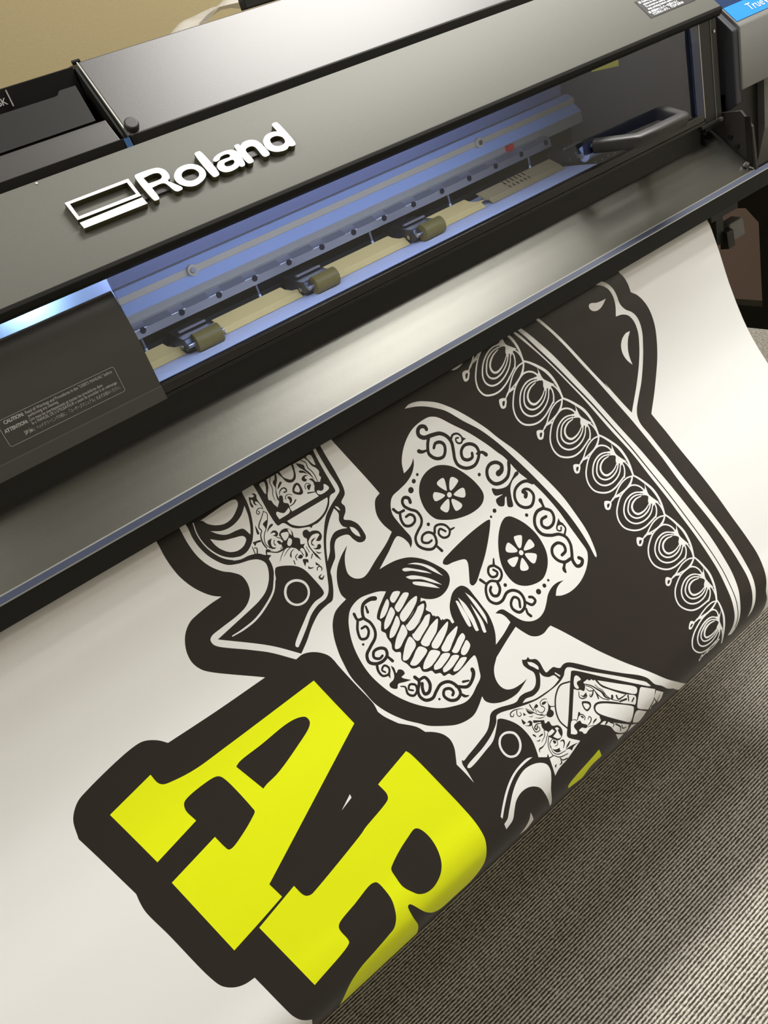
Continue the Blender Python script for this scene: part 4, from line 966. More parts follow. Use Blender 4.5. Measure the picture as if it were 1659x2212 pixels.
# stepped tray front
bm = bmesh.new()
yt0, yt1 = 0.878, 0.903
zt0, zt1, zt2 = zb(1.22, yt0), zb(3.16, yt1), zb(3.41, yt1 + .003)
def tray_pt(x, t, n=0.0):
    y = yt0 + (yt1 - yt0) * t - .85 * n
    return (x, y, zt0 + (zt1 - zt0) * t + .5 * n)
outl = [(XL, 0), (0.2615, 0), (0.2655, 1.13), (0.249, 1.13), (0.2465, 1.10), (0.244, 1.02), (0.240, 1.0), (XL, 1.0)]
top = [bm.verts.new(tray_pt(x, t)) for x, t in outl]
bot = [bm.verts.new(Vector(tray_pt(x, t)) + Vector((0, .006, -.004))) for x, t in outl]
bm.faces.new(top); bm.faces.new(bot[::-1])
for i in range(len(outl)):
    j = (i + 1) % len(outl)
    bm.faces.new((top[i], bot[i], bot[j], top[j]))
obj('ink_bay_tray', bm, mat('tray_dark', (0.020, 0.019, 0.0175), 0.55, 0, 0.15), PR)
prism('ink_bay_front_strip', [(0.8508, zb(-.28, .8508)), (0.868, zb(0.86, .868)), (0.8705, zb(1.10, .8705)), (0.884, 1.205), (0.884, 1.15), (0.8495, 1.15)], XL, LIDX - .008, mat('strip_grey', (0.060, 0.058, 0.055), 0.42, 0.3, 0.5), PR, 0.001)
prism('ink_bay_front_face', [(0.8496, zb(-.30, .8496)), (0.851, zb(-.27, .851)), (0.856, 1.15), (0.8485, 1.15)], XL, LIDX - .006, M_EDGE, PR)
prism('bay_side_wall', [(0.852, 1.15), (0.852, 1.192), (0.912, 1.268), (0.95, 1.268), (0.95, 1.15)], LIDX - .003, LIDX, M_EDGE, PR)
prism('bay_gap_guide', [(0.8475, 1.1850), (0.8495, 1.1950), (0.853, 1.1955), (0.853, 1.185)], LIDX - .0055, LIDX + .001, mat('blue_gap_film', (0.03, 0.10, 0.24), 0.35), PR)

def text_mesh(name, s, size, mt, parent, origin, ux, uv, weight=0.0, spacing=1.0, lift=0.0003, width=None, thick=0.0):
    """lettering laid on a plane: ux along the line, uv up the letters"""
    cu = bpy.data.curves.new(name, 'FONT')
    cu.body = s
    cu.size = size
    cu.offset = weight
    cu.space_character = spacing
    cu.extrude = thick
    cu.resolution_u = 3
    tmp = bpy.data.objects.new(name + '_t', cu)
    col.objects.link(tmp)
    dg = bpy.context.evaluated_depsgraph_get()
    me = bpy.data.meshes.new_from_object(tmp.evaluated_get(dg))
    bpy.data.objects.remove(tmp)
    me.name = name
    n = len(me.vertices)
    co = np.zeros(n * 3); me.vertices.foreach_get('co', co); co = co.reshape(-1, 3)
    if n and width:
        co[:, 0] *= width / max(co[:, 0].max(), 1e-6)
    ux, uv = Vector(ux).normalized(), Vector(uv).normalized()
    nn = ux.cross(uv)
    out = np.array(origin) + co[:, :1] * np.array(ux) + co[:, 1:2] * np.array(uv) + (co[:, 2:3] + lift) * np.array(nn)
    me.vertices.foreach_set('co', out.ravel())
    me.update()
    me.materials.clear()
    me.materials.append(mt)
    o = bpy.data.objects.new(name, me)
    return link(o, parent)

# small ink name on the bay's back panel
bk = text_mesh('ink_colour_text', 'BK', 0.0085, M_INKW, IB, (0.1865, 0.9117, 1.2565), (1, 0, 0), (0, .045, 1), 0.0001, lift=0.0006)
bm = bmesh.new(); add_box(bm, 0.2005, 0.2012, 0.9105, 0.9130, 1.2535, 1.2682)
obj('ink_divider_line', bm, M_INKW, IB)

# hood: 45 degree graphite panel with a rounded black lower edge
HA, HB = Vector((0, .764, 1.1062)), Vector((0, .8453, 1.1874))
HU = (HB - HA).normalized()
HN = Vector((0, -HU.z, HU.y))
prof_h = [(.764, 1.1062), (.8453, 1.1874), (.8475, 1.176), (.800, 1.125), (.782, 1.098), (.776, 1.0955), (.768, 1.0945), (.7635, 1.0985), (.7625, 1.1030)]
hood = prism('front_hood', prof_h, XL, XR, M_HOOD, PR, 0.0010)
prism('hood_lower_lip', [(.7632, 1.1058), (.7612, 1.1020), (.7622, 1.0972), (.7668, 1.0936), (.776, 1.0945), (.780, 1.097), (.775, 1.104)], XL, XR + .0006, M_EDGE, hood, 0.0008)
def hood_pt(x, v, n=0.0):
    return Vector((x, 0, 0)) + HA + HU * v + HN * n

EMBLEM = {l.split()[0]: parse(l.split()[1:]) for l in """
frame 1817,739c 2480,741c 2479,503c 1821,508c
frame_hole 1854,707c 2444,705c 2448,542c 1852,541c
bar 1821,472c 2477,481c 2482,394c 1824,395c
R 2558,749 2581,754 2764,747 2809,729 2844,686 2851,625 2834,576 2800,550 2827,504 2876,419 2868,400 2810,395 2790,417 2758,533 2726,548 2618,542c 2612,400 2596,389 2560,392 2554,403 2544,720
R_hole 2610,683c 2729,690 2773,671 2780,631 2762,607 2730,599 2617,603c
o 2882,574 2955,638 3044,653 3114,636 3172,583 3189,509 3165,448 3105,405 3010,381 2941,398 2884,451 2865,511
o_hole 2953,553 2990,585 3051,591 3104,565 3122,513 3105,477 3067,453 2998,451 2958,479 2945,521
l 3216,734 3230,744 3275,745 3286,729 3294,410 3279,394 3229,390 3218,404
a 3342,592 3404,625 3501,637 3574,621 3613,580 3596,408 3578,386 3542,386 3529,407c 3503,395 3418,383 3349,403 3319,449 3330,505 3374,542 3443,549 3502,547 3522,560 3518,584 3475,597 3422,586 3392,561 3347,556 3333,570
a_hole 3401,475 3413,501 3459,509 3515,503 3519,479 3494,454 3446,444 3409,456
n 3629,650 3644,658 3684,654 3684,630 3743,656 3825,651 3875,616 3894,561 3900,414 3883,395 3831,394 3818,412 3814,543 3796,570 3751,577 3704,557 3698,406 3681,388 3635,389 3625,406
d 3939,585 4001,633 4089,645 4147,629c 4146,727 4165,743 4209,741 4217,722 4221,409 4200,390 4157,396 4142,407 4097,382 4028,382 3958,408 3915,464 3914,532
d_hole 3999,541 4010,567 4054,585 4111,576 4147,537 4144,487 4120,460 4067,448 4020,462 3994,498
""".strip().split('\n')}
def emblem(name, key, thick=0.0062):
    loops = [smooth_line(*EMBLEM[key], True, 1.0)]
    hole = EMBLEM.get(key + '_hole')
    if hole is not None:
        loops.append(smooth_line(*hole, True, 1.0))
    verts = []; edges = []
    for p in loops:
        k = len(verts); n = len(p)
        verts += [Vector((float(a), float(b))) for a, b in p]
        edges += [(k + i, k + (i + 1) % n) for i in range(n)]
    vo, eo, fo, _, _, _ = delaunay_2d_cdt(verts, edges, [], 0, 1e-5, False)
    V = np.array([(v[0], v[1]) for v in vo])
    bm = bmesh.new()
    tv = [bm.verts.new(hood_pt(a / 1000, b / 1000, thick)) for a, b in V]
    bv = [bm.verts.new(hood_pt(a / 1000, b / 1000, 0.0)) for a, b in V]
    for f in fo:
        c = V[list(f)].mean(axis=0)[None]
        if winding(loops[0], c)[0] == 0 or (len(loops) > 1 and winding(loops[1], c)[0] != 0):
            continue
        bm.faces.new([tv[i] for i in f]).material_index = 0
        bm.faces.new([bv[i] for i in f][::-1]).material_index = 1
    bm.edges.ensure_lookup_table()
    for e in [e for e in bm.edges if e.is_boundary]:
        a, b = e.verts
        if a in tv[:]:
            i, j = tv.index(a), tv.index(b)
            f = bm.faces.new((tv[i], tv[j], bv[j], bv[i]))
            f.material_index = 1
    for v in [v for v in bm.verts if not v.link_faces]:
        bm.verts.remove(v)
    return obj(name, bm, [M_SILVER, mat('emblem_side', (0.10, 0.095, 0.05), 0.35, 0.4)], hood)
emblem('emblem_frame', 'frame'); emblem('emblem_bar', 'bar')
for k in 'Roland':
    emblem('raised_letter', k)
prism('emblem_base_strip', [tuple(hood_pt(0, v, n)[1:]) for v, n in ((.0475, .0002), (.0475, .0030), (.0545, .0030), (.0545, .0002))], 0.2475, 0.424, M_SIDE, hood)

# warning label at the right end of the hood
def hood_quad(name, x0, x1, v0, v1, mt, parent, lift):
    bm = bmesh.new()
    a = [bm.verts.new(hood_pt(x, v, lift)) for x, v in ((x0, v0), (x1, v0), (x1, v1), (x0, v1))]
    b = [bm.verts.new(hood_pt(x, v, 0.0001)) for x, v in ((x0, v0), (x1, v0), (x1, v1), (x0, v1))]
    bm.faces.new(a); bm.faces.new(b[::-1])
    for i in range(4):
        bm.faces.new((a[i], b[i], b[(i + 1) % 4], a[(i + 1) % 4]))
    return obj(name, bm, mt, parent)
wl = hood_quad('warning_label', .981, 1.074, .0225, .056, M_LABEL, hood, .0005)
for i, (s, wd, sz) in enumerate((('■ Opening the front cover', .050, .0046), ('causes an emergency stop.', .050, .0046), ('To prevent an emergency,', .047, .0046), ('stop printing before opening.', .055, .0046), ('■ 印刷中にカバーを開けると', .060, .0044), ('緊急停止します。 緊急時以外は', .063, .0044))):
    v = .0500 - i * .0047 - (.0012 if i > 3 else 0)
    text_mesh('label_text', s, sz, M_WHITE, wl, hood_pt(.985 + (.004 if i not in (0, 4) else 0), v, .0005), (1, 0, 0), HU, 0.00015, width=wd, lift=.0002)
hood_quad('yellow_hazard_label', 1.078, 1.100, .0235, .06, M_YEL, hood, .0005)
cyl('hood_spot_screw', hood_pt(.173, .1115, 0), hood_pt(.173, .1115, .0006), .0012, M_INKW, hood, 10)

# front window cover
WY = .774
ZT, ZS, ZB = 1.0965, .9826, .9725
cover = box('front_window', .1785, 1.060, WY, WY + .003, ZB, ZT, M_GLASS, PR)
box('window_clear_end', XL, .1785, WY, WY + .003, 1.0800, ZT, M_GLASS, cover)
fprof = [(WY - .0055, ZB + .006), (WY - .006, .990), (WY - .006, 1.010), (WY - .006, 1.022)] + [(WY - .006 + .016 * ((z - 1.022) / .058) ** 2, z) for z in (1.031, 1.040, 1.049, 1.058, 1.066, 1.073, 1.080)]
film = prism('printed_film', fprof + [(WY + .012, 1.0800), (WY + .005, 1.04), (WY + .003, ZB)], XL, .1785, mat('film_dark_grey', (0.070, 0.067, 0.063), 0.34, 0, 0.5, (900, .05)), cover)
film.data.polygons.foreach_set('use_smooth', [True] * len(film.data.polygons))
film.data.set_sharp_from_angle(angle=math.radians(30))
prism('slot_reflector', [(.83, 1.060), (.83, 1.105), (.836, 1.105), (.836, 1.060)], XL, .1900, mat('reflector_white', (0.40, 0.46, 0.55), 0.4, 0.2), cover)
prism('window_bottom_rail', [(WY - .006, ZB - .001), (WY - .006, ZS - .0015), (WY - .003, ZS), (WY + .004, ZS), (WY + .006, ZB - .001)], .1788, 1.058, mat('rail_dark', (0.020, 0.019, 0.018), 0.15, 0, 0.5), cover, .0006)
prism('film_bottom_rail', [(WY - .007, ZB - .006), (WY - .007, ZS - .0015), (WY - .003, ZS), (WY + .004, ZS), (WY + .006, ZB - .005)], XL, .1788, mat('film_rail_grey', (0.085, 0.083, 0.079), 0.42, 0, 0.4), cover, .0006)
prism('window_drip_edge', [(WY - .007, ZB - .0055), (WY - .0068, ZB - .0015), (WY + .006, ZB - .0015), (WY + .006, ZB - .0055)], .1788, 1.058, M_BLACK, cover, .0004)
prism('gap_shade_strip', [(WY + .003, ZB - .004), (WY + .006, .9375), (WY + .008, .9385), (WY + .008, ZB - .003)], XL, 1.06, M_BLACK, cover)  # black strip added for the shaded gap, hides blue glow on the apron
# caution print on the film
FY = WY - .0062
lab = bpy.data.meshes
bm = bmesh.new()
def frame_line(bm, x0, x1, z0, z1, r, t):
    pts = []
    for cx, cz, a0 in ((x1 - r, z1 - r, 0), (x0 + r, z1 - r, 90), (x0 + r, z0 + r, 180), (x1 - r, z0 + r, 270)):
        for k in range(5):
            a = math.radians(a0 + 22.5 * k)
            pts.append((cx, cz, math.cos(a), math.sin(a)))
    n = len(pts)
    fy = lambda z: (WY - .0060) - .0007
    o_ = [bm.verts.new((c[0] + r * c[2], fy(0), c[1] + r * c[3])) for c in pts]
    i_ = [bm.verts.new((c[0] + (r - t) * c[2], fy(0), c[1] + (r - t) * c[3])) for c in pts]
    for k in range(n):
        bm.faces.new((o_[k], o_[(k + 1) % n], i_[(k + 1) % n], i_[k]))
frame_line(bm, .0265, .1445, .9925, 1.0190, .0022, .0004)
cl = obj('caution_label', bm, M_INKW, film)
TX, TZ = (1, 0, 0), (0, 0, 1)
for s, x, z, sz, wd, wt in (('CAUTION:', .0322, 1.0138, .0047, .0190, .00022), ('Read all Warnings and Procedures in the "USER\'S MANUAL" before', .0528, 1.0139, .0042, .0880, .00004), ('performing any cleaning.', .0535, 1.0103, .0042, .0300, .00004),
                         ('ATTENTION:', .0290, 1.0062, .0047, .0222, .00022), ('Lire tous les avertissements et toutes les procédures dans', .0528, 1.0062, .0042, .0740, .00004), ('le « MANUEL DE L\'UTILISATEUR » avant de procéder à un nettoyage.', .0532, 1.0025, .0042, .0875, .00004),
                         ('注意:', .0432, .9968, .0048, .0095, .00015), ('ヘッドクリーニングの前に、「ユーザーズマニュアル」を必ずお読みください。', .0550, .9970, .0042, .0860, .00002)):
    text_mesh('caution_text', s, sz, M_INKW, cl, (x, FY - .0004, z), TX, TZ, wt, lift=.0003, width=wd)

# handle on the window
def sweep(path, hw, hh, n=4):
    """rounded bar along a path in an x / y plane"""
    bm = bmesh.new()
    rings = []
    P = [Vector(p) for p in path]
    for i, p in enumerate(P):
        t = ((P[min(i + 1, len(P) - 1)] - p).normalized() + (p - P[max(i - 1, 0)]).normalized()).normalized()
        side = t.cross(Vector((0, -.35, 1))).normalized()
        up = side.cross(t).normalized()
        ring = []
        for k in range(16):
            a = 2 * math.pi * k / 16
            c, s = math.cos(a), math.sin(a)
            ring.append(bm.verts.new(p + side * hw * math.copysign(abs(c) ** .45, c) + up * hh * math.copysign(abs(s) ** .45, s)))
        rings.append(ring)
    for a, b in zip(rings, rings[1:]):
        for k in range(16):
            bm.faces.new((a[k], a[(k + 1) % 16], b[(k + 1) % 16], b[k]))
    bm.faces.new(rings[0][::-1]); bm.faces.new(rings[-1])
    return bm
hp = [(.838, WY + .001, 1.0065), (.8625, .7305, 1.0012), (.8655, .7275, 1.0005), (.90, .7268, .9995), (.953, .7268, .9993), (.957, .7285, .9996), (.9595, .732, 1.0002), (.974, WY + .001, 1.0085)]
handle = obj('window_handle', sweep(hp, .0085, .0080), M_DARK, cover, smooth=True)
box('handle_clamp', .826, .850, WY + .003, WY + .010, .9985, 1.0125, M_BLUEINK, handle, .001)
cyl('handle_screw', (.834, WY + .001, 1.008), (.834, WY - .002, 1.008), .003, M_SCREW, handle, 12)

# inside the window: carriage beam, rail, pinch rollers, guides, platen
IX0, IX1 = XL, 1.085
prism('inner_back_panel', [(1.060, zb(-8.9, 1.05)), (1.045, 1.14), (1.06, 1.15), (1.08, zb(-8.9, 1.05))], IX0, IX1, M_BACK, PR)
beam = prism('carriage_beam', [(1.035, zb(-11.62, 1.035)), (1.020, zb(-11.62, 1.020)), (1.020, zb(-10.71, 1.020)), (1.034, zb(-9.84, 1.034)), (1.034, zb(-9.37, 1.034)), (1.046, zb(-8.85, 1.046)), (1.09, 1.04), (1.09, .985)], IX0, IX1, M_ALUD, PR)
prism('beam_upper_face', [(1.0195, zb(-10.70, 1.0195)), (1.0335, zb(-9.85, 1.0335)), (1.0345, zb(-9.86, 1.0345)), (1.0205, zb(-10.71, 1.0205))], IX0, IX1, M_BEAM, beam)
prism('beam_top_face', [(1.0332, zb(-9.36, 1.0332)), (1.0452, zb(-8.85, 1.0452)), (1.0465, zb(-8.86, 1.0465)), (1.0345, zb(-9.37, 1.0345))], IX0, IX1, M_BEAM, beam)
prism('beam_groove', [(1.0328, zb(-9.83, 1.0328)), (1.0328, zb(-9.38, 1.0328)), (1.0345, zb(-9.38, 1.0345)), (1.0345, zb(-9.83, 1.0345))], IX0, IX1, M_TAN, beam)
for x in (.3447, .8640):
    c = obj('beam_bolt', add_cyl(bmesh.new(), (x, 1.0330, zb(-9.6, 1.033)), (x, 1.0285, zb(-9.6, 1.033)), .0075, 20), M_TAN, beam, smooth=True)
    cyl('bolt_head', (x, 1.0286, zb(-9.6, 1.033)), (x, 1.0255, zb(-9.6, 1.033)), .0036, M_SCREW, c, 12)
zr0, zr1 = zb(-12.42, 1.0), zb(-11.58, 1.0)
zrm = zr0 + (zr1 - zr0) * .74
rail = prism('guide_rail', [(1.0, zr0), (1.0, zrm), (1.008, zr1 + .002), (1.022, zr1 + .003), (1.022, zr0)], IX0, .985, M_ALU, PR, .0006)
for k in range(-8, 14):
    x = .2423 + .05625 * k
    if x < .985:
        s_ = cyl('rail_screw', (x, 1.001, zr0 + .0088), (x, .9985, zr0 + .0088), .0040, M_SCREWD, rail, 14)
    # scallop pads of bright metal between the screws
for k in range(-3, 13):
    x = .2423 + .05625 * (k + .5)
    if .17 < x < .97:
        prism('rail_pad', [(.9994, zrm - .0005), (1.0074, zr1 + .0026), (1.009, zr1 + .002), (1.001, zrm - .001)], x - .021, x + .014, M_ALU, rail)
prism('dark_recess', [(1.05, .93), (1.05, 1.0), (1.058, 1.0), (1.058, .93)], IX0, IX1, M_BLACK, PR)
comb = box('encoder_comb', IX0, IX1, 1.030, 1.034, zb(-13.35, 1.03), zb(-13.02, 1.03), M_BLACK, PR)
for x in (.2365, .4110, .6080, .7610, .9350):
    p = cyl('hanging_pin', (x, 1.004, zr0), (x, 1.004, zr0 - .014), .0016, M_GREY, rail, 8)
    cyl('pin_tip', (x, 1.004, zr0 - .014), (x, 1.004, zr0 - .0175), .0019, M_WHITE, p, 8)
box('blue_carriage_plate', .43, .475, 1.040, 1.046, zb(-13.2, 1.04), zb(-12.4, 1.04), M_BLUEINK, PR)
box('blue_carriage_plate', .655, .70, 1.040, 1.046, zb(-13.2, 1.04), zb(-12.4, 1.04), M_BLUEINK, PR)

# pinch roller units
PX = [.277, .461, .653, .995]
GZ0, GZ1 = zb(-14.46, .985), zb(-13.33, 1.0)
def roller(x, light=False):
    br = prism('roller_bracket', [(1.02, zb(-13.0, 1.02)), (1.015, zb(-12.75, 1.015)), (.985, zb(-13.3, .985)), (.957, .9660), (.952, .9560), (.960, .9490), (1.02, .953)], x - .004, x + .044, mat('bracket_dark', (0.03, 0.028, 0.026), 0.3, 0.2), PR, .0012)
    cyl('pinch_roller', (x + .006, .9500, .9578), (x + .043, .9500, .9578), .0122, M_WHITE if light else M_ROLL, br, 20, bevel=.001)
    cyl('roller_axle', (x - .003, .9500, .9578), (x + .048, .9500, .9578), .0032, M_SCREW, br, 12)
    cyl('bracket_rivet', (x - .0045, .968, .956), (x - .0065, .968, .956), .003, M_SCREW, br, 12)
    prism('bracket_bright_bar', [(.982, zb(-13.22, .982)), (.982, zb(-13.08, .982)), (.988, zb(-13.02, .988)), (.988, zb(-13.2, .988))], x + .002, x + .041, M_ALU, br)
for i, x in enumerate(PX):
    roller(x, i == 3)
def guide(x0, x1, mt, notch=True):
    """cream paper guide: a tilted plate with a lower lip, notched end and tapered tail"""
    bm = bmesh.new()
    A, B, C_ = (.972, .9475), (.978, .9530), (1.0, GZ1)
    f = lambda t: (B[0] + (C_[0] - B[0]) * t, B[1] + (C_[1] - B[1]) * t)
    out = [(x0 + .004, .0), (x1 - .0, .0), (x1 + .012, .12), (x1 - .006, .30), (x1 - .012, .62), (x1 - .014, 1.0), (x0 + .003, 1.0), (x0 + .003, .74), (x0 - .006, .66), (x0 - .007, .45), (x0 - .002, .36), (x0 + .001, .42)]
    if not notch:
        out = [(x0, 0), (x1, 0), (x1, 1), (x0, 1)]
    a = [bm.verts.new((x, *f(t))) for x, t in out]
    b = [bm.verts.new((x, f(t)[0] + .002, f(t)[1] - .001)) for x, t in out]
    bm.faces.new(a); bm.faces.new(b[::-1])
    for i in range(len(out)):
        j = (i + 1) % len(out)
        bm.faces.new((a[i], b[i], b[j], a[j]))
    g = obj('paper_guide', bm, mt, PR)
    prism('guide_lip', [(.969, .9462), B, (B[0] + .002, B[1] - .001), (.971, .9460)], x0 + .004, x1, mt, g)
    return g
guide(.095, .272, M_GUIDE); guide(.329, .456, M_GUIDE); guide(.512, .648, M_GUIDE); guide(.703, .800, M_GUIDE, True)
pg = guide(.812, .975, M_GUIDE2, False)
for k in range(6):
    for r in (0, 1):
        x = .866 + .0085 * k
        t0, t1 = ((.55, .98), (.08, .36))[r]
        bm = bmesh.new()
        P_ = [(x - .0012, t0), (x + .0012, t0), (x + .0012, t1), (x - .0012, t1)]
        vv = []
        for xx, t in P_:
            y = .978 + .022 * t; z = .9530 + (GZ1 - .9530) * t
            vv.append(bm.verts.new((xx, y - .0006, z + .0002)))
        bm.faces.new(vv)
        obj('guide_slot', bm, M_BLACK, pg)
guide(1.035, 1.075, M_GUIDE2, True)
prism('platen', [(.835, .918), (.90, .9415), (1.12, .9435), (1.12, .925), (.90, .92), (.84, .905)], IX0, IX1, M_BLACK, PR)
for x in (1.004, 1.02, 1.035, 1.05):
    cyl('platen_screw', (x, .930, .9430), (x, .930, .9450), .0022, M_SCREW, PR, 10)
box('inner_end_wall', IX1, IX1 + .006, .79, 1.30, .93, 1.16, M_SIDE, PR)
box('yellow_reflection_patch', 1.0835, 1.0848, .93, .985, 1.062, 1.086, M_YEL, PR)  # added yellow slab standing in for a reflection in the pane
box('red_mark', .905, .917, 1.012, 1.0195, zb(-11.2, 1.02), zb(-10.75, 1.02), M_RED, PR)
prism('hood_ceiling', [(.80, 1.108), (1.06, 1.158), (1.06, 1.164), (.80, 1.114)], IX0, IX1, M_DARK, PR)

# window end post and side hardware
post = prism('window_end_post', [(.770, .955), (.770, 1.0975), (.80, 1.105), (.80, .955)], 1.062, 1.101, M_BLACK, PR, .001)
box('post_bright_edge', 1.0612, 1.0625, .7692, .7715, .974, 1.094, M_ALU, post)
box('post_bright_edge', 1.0865, 1.0878, .7692, .7710, .962, 1.094, M_GREY, post)
prism('navy_window_end', [(.7690, .9760), (.7690, 1.0600), (.7690, 1.0750), (.7700, 1.0950), (.7725, 1.0950), (.7725, .9760)], 1.0440, 1.0605, mat('end_block_navy', (0.02, 0.03, 0.07), 0.25), cover)
cyl('post_screw', (1.094, .770, 1.078), (1.094, .7685, 1.078), .002, M_SCREW, post, 10)
arm = box('window_latch_arm', 1.046, 1.090, .7640, .7690, .962, .967, M_BLACK, PR, .001)
cyl('latch_pivot', (1.088, .7645, .9650), (1.088, .7610, .9650), .003, M_SCREW, arm, 12)

# side plate beside the apron, with a slot
bm = bmesh.new()
add_prism(bm, [(.724, .878), (.728, .945), (.745, .968), (.86, .972), (.86, .90), (.74, .86)], 1.1075, 1.112)
sp = obj('side_plate', bm, M_SIDE, PR)
box('side_slot', 1.1062, 1.1078, .729, .738, .893, .960, M_BLACK, sp)
for y, z in ((.752, .921), (.762, .935)):
    cyl('side_screw', (1.108, y, z), (1.1035, y, z), .0032, M_SCREWD, sp, 12)

# apron, flange and lip under the window
apron = prism('media_apron', [(.7256, .8860), (.776, .9343), (.792, .9475), (.840, .952), (.840, .945), (.795, .936), (.7275, .8745)], XL, 1.1060, M_APRON, PR, .0006)
prism('apron_bright_crease', [(.7249, .8853), (.7262, .8867), (.7272, .8862), (.7260, .8846)], XL, 1.1060, mat('pale_edge_metal', (0.30, 0.30, 0.27), 0.4, 0.6), apron)  # crease drawn as a thin paler strip
fl = prism('apron_flange', [(.7158, .8828), (.7253, .8857), (.7258, .8835), (.7165, .8806)], XL, 1.24, M_NAVY, PR)
lip = prism('apron_lip', [(.7155, .8593), (.7155, .8822), (.7170, .8826), (.7200, .8815), (.7200, .8593)], XL, 1.24, mat('lip_black', (0.018, 0.018, 0.0165), 0.6, 0, 0.2), PR, .0005)
prism('lip_bright_edge', [(.7149, .8818), (.7153, .8827), (.7166, .8830), (.7168, .8822)], XL, 1.24, mat('pale_edge_metal', (0.30, 0.30, 0.27), 0.4, 0.6), lip)  # thin paler strip along the lip's top edge
s_ = cyl('apron_corner_screw', (1.094, .7330, .8955), (1.094, .7295, .8992), .0034, M_SCREW, apron, 14)
s_ = cyl('apron_corner_screw', (1.068, .7780, .9385), (1.068, .7750, .9415), .0034, M_SCREWD, apron, 14)
cyl('apron_wire', (1.097, .7290, .8925), (1.103, .7262, .8885), .0010, M_SCREW, apron, 8)
prism('under_apron_bar', [(.7215, .848), (.7215, .8590), (.748, .862), (.748, .848)], .992, 1.055, M_BLACK, PR, .001)

# hanging clamp beside the sheet
br = prism('media_clamp_arm', [(.742, .800), (.742, .850), (.755, .850), (.758, .80)], 1.030, 1.048, M_BLACK, PR, .001)
prism('media_clamp_pad', [(.738, .7955), (.741, .8215), (.760, .8235), (.762, .7990), (.752, .7925)], 1.060, 1.094, M_GREY, br, .002)
prism('media_clamp_jaw', [(.733, .790), (.735, .8150), (.746, .818), (.748, .7890)], 1.044, 1.0605, M_BLACK, br, .001)

# right-hand control cabinet
cab = prism('control_cabinet', [(.754, .991), (.754, 1.071), (.756, 1.0745), (.880, 1.198), (.93, 1.205), (1.30, 1.205), (1.30, .991)], 1.130, 1.70, mat('cabinet_grey', (0.18, 0.178, 0.167), 0.5), PR, .0015)
prism('cabinet_left_cheek', [(.757, .975), (.757, 1.070), (.880, 1.195), (1.25, 1.195), (1.25, .955), (.80, .955)], 1.118, 1.1302, mat('cheek_slate', (0.035, 0.038, 0.045), 0.5), cab, .002)
def slope_quad(name, x0, x1, t0, t1, mt, parent, lift):
    A_, B_ = Vector((0, .756, 1.0745)), Vector((0, .880, 1.198))
    u_ = (B_ - A_).normalized(); n_ = Vector((0, -u_.z, u_.y))
    bm = bmesh.new()
    a = [bm.verts.new(Vector((x, 0, 0)) + A_ + u_ * t + n_ * lift) for x, t in ((x0, t0), (x1, t0), (x1, t1), (x0, t1))]
    b = [bm.verts.new(v.co - n_ * (lift + .0004)) for v in a]
    bm.faces.new(a); bm.faces.new(b[::-1])
    for i in range(4):
        bm.faces.new((a[i], b[i], b[(i + 1) % 4], a[(i + 1) % 4]))
    o = obj(name, bm, mt, parent)
    return o, A_, u_, n_
bp_, A_, u_, n_ = slope_quad('blue_name_panel', 1.1325, 1.69, .006, .034, M_BLUE, cab, .0008)
text_mesh('panel_lettering', 'TrueVIS', .0185, M_WHITE, bp_, Vector((1.172, 0, 0)) + A_ + u_ * .0135 + n_ * .0008, (1, 0, 0), u_, 0.0, lift=.0004)
slope_quad('navy_upper_panel', 1.1325, 1.69, .0345, .16, mat('panel_navy', (0.012, 0.03, 0.09), 0.3), cab, .0008)
low = prism('lower_cabinet', [(.80, .855), (.782, .865), (.766, .920), (.764, .9905), (1.30, .9905), (1.30, .855)], 1.197, 1.70, mat('lower_cabinet_grey', (0.16, 0.16, 0.145), 0.5), PR)
prism('lower_cabinet_recess', [(.79, .860), (.778, .880), (.775, .9906), (1.25, .9906), (1.25, .860)], 1.118, 1.1972, M_BLACK, low)

# stand frame under the right end
bm = bmesh.new()
outer = [(.70, .560), (.70, .87), (1.40, .87), (1.40, .560)]
inner = [(.818, .604), (.818, .757), (.841, .782), (1.33, .782), (1.33, .604)]
def add_plate_with_hole(bm, outer, inner, x0, x1):
    pts = [Vector(p) for p in outer] + [Vector(p) for p in inner]
    no = len(outer); n = len(pts)
    ed = [(i, (i + 1) % no) for i in range(no)] + [(no + i, no + (i + 1) % len(inner)) for i in range(len(inner))]
    vo, eo, fo, _, _, _ = delaunay_2d_cdt(pts, ed, [], 1, 1e-6, False)
    V_ = np.array([(v[0], v[1]) for v in vo])
    a = [bm.verts.new((x0, *v)) for v in V_]
    b = [bm.verts.new((x1, *v)) for v in V_]
    ip = np.array(inner)
    for f in fo:
        if winding(ip, V_[list(f)].mean(axis=0)[None])[0]:
            continue
        bm.faces.new([a[i] for i in f]); bm.faces.new([b[i] for i in f][::-1])
    for i in range(no):
        j = (i + 1) % no
        bm.faces.new((a[i], b[i], b[j], a[j]))
    for i in range(len(inner)):
        j = (i + 1) % len(inner)
        bm.faces.new((a[no + i], a[no + j], b[no + j], b[no + i]))
add_plate_with_hole(bm, outer, inner, 1.25, 1.275)
fr = obj('stand_side_frame', bm, M_BLACK, PR)
box('stand_leg', 1.25, 1.30, .98, 1.08, 0.06, .56, M_BLACK, fr)
box('stand_foot', 1.24, 1.31, .86, 1.36, 0.03, .07, M_BLACK, fr, .004)
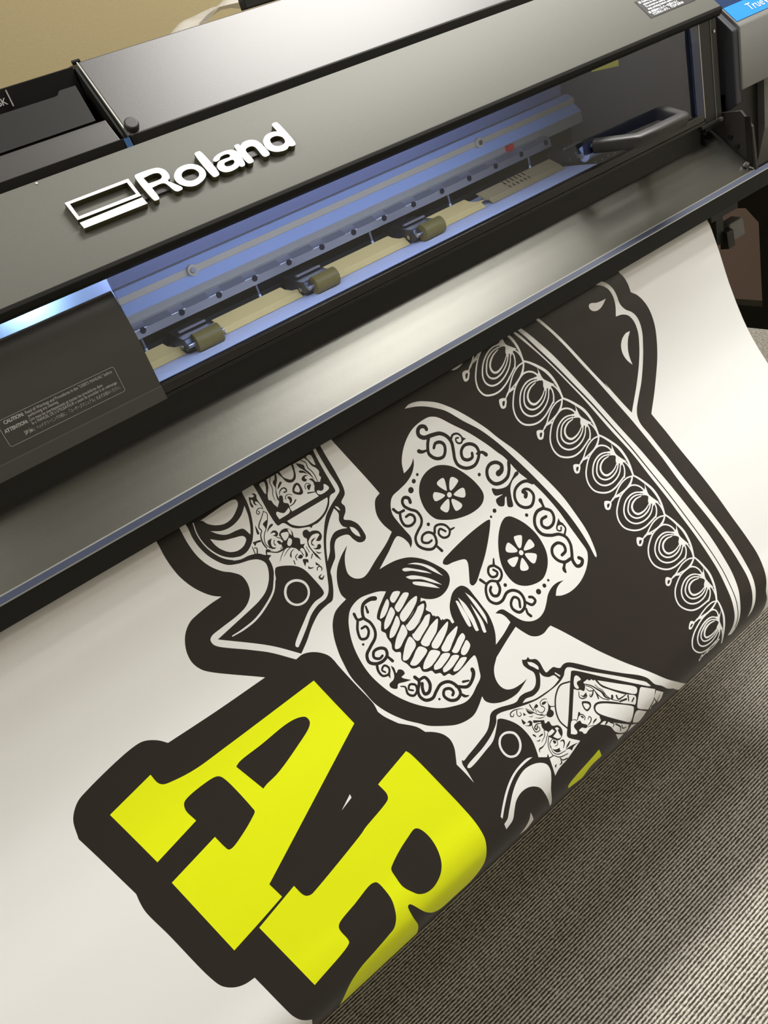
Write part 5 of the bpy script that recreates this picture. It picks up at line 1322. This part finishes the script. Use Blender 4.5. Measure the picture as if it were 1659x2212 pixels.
for y in (.90, 1.32):
    cyl('caster', (1.255, y, .03), (1.295, y, .03), .030, M_BLACK, fr, 20)
cyl('frame_bolt', (1.2505, .765, .800), (1.247, .765, .800), .003, M_SCREW, fr, 10)
# body under the lid so that nothing behind shows through
box('printer_rear_body', XL, 1.70, 1.10, 1.30, .80, 1.20, M_BLACK, PR)
box('left_stand_leg', XL + .05, XL + .10, .98, 1.08, 0.0, .80, M_BLACK, PR)

# ------------------------------------------------------------------ clear plastic bag on the lid
def plastic_bag():
    rnd = random.Random(3)
    bm = bmesh.new()
    nx, ny = 46, 14
    g = []
    for i in range(nx):
        row = []
        u = i / (nx - 1)
        for j in range(ny):
            v = j / (ny - 1)
            x = .435 + .62 * u + .010 * math.sin(7 * v + 3 * u)
            y = .940 + .15 * v
            h = .048 * min(1.0, u * 3.2) ** .8 * math.sin(math.pi * (.06 + .88 * v)) ** .5
            h += .006 * math.sin(19 * u + 5 * v) * min(1, 4 * u) + .004 * math.sin(43 * u - 11 * v) + rnd.uniform(-.0012, .0012)
            row.append(bm.verts.new((x, y, 1.2755 + max(h, .0005))))
        g.append(row)
    for i in range(nx - 1):
        for j in range(ny - 1):
            bm.faces.new((g[i][j], g[i + 1][j], g[i + 1][j + 1], g[i][j + 1]))
    mt = bpy.data.materials.new('clear_polythene')
    mt.use_nodes = True
    nt = mt.node_tree
    b = nt.nodes['Principled BSDF']
    b.inputs['Base Color'].default_value = (.72, .70, .66, 1)
    b.inputs['Roughness'].default_value = .18
    b.inputs['Alpha'].default_value = .55
    o = obj('plastic_bag', bm, mt, None, smooth=False)
    o.data.polygons.foreach_set('use_smooth', [True] * len(o.data.polygons))
    tag(o, 'crumpled clear plastic bag lying on top of the printer lid', 'plastic bag')
    k = prism('black_cartridge', [(.9195, 1.2741), (.9200, 1.2855), (.9340, 1.2865), (.9345, 1.2746)], .487, .62, M_BLACK, None, .001)
    tag(k, 'black ink pouch lying on the printer lid under the clear bag', 'ink pouch')
plastic_bag()
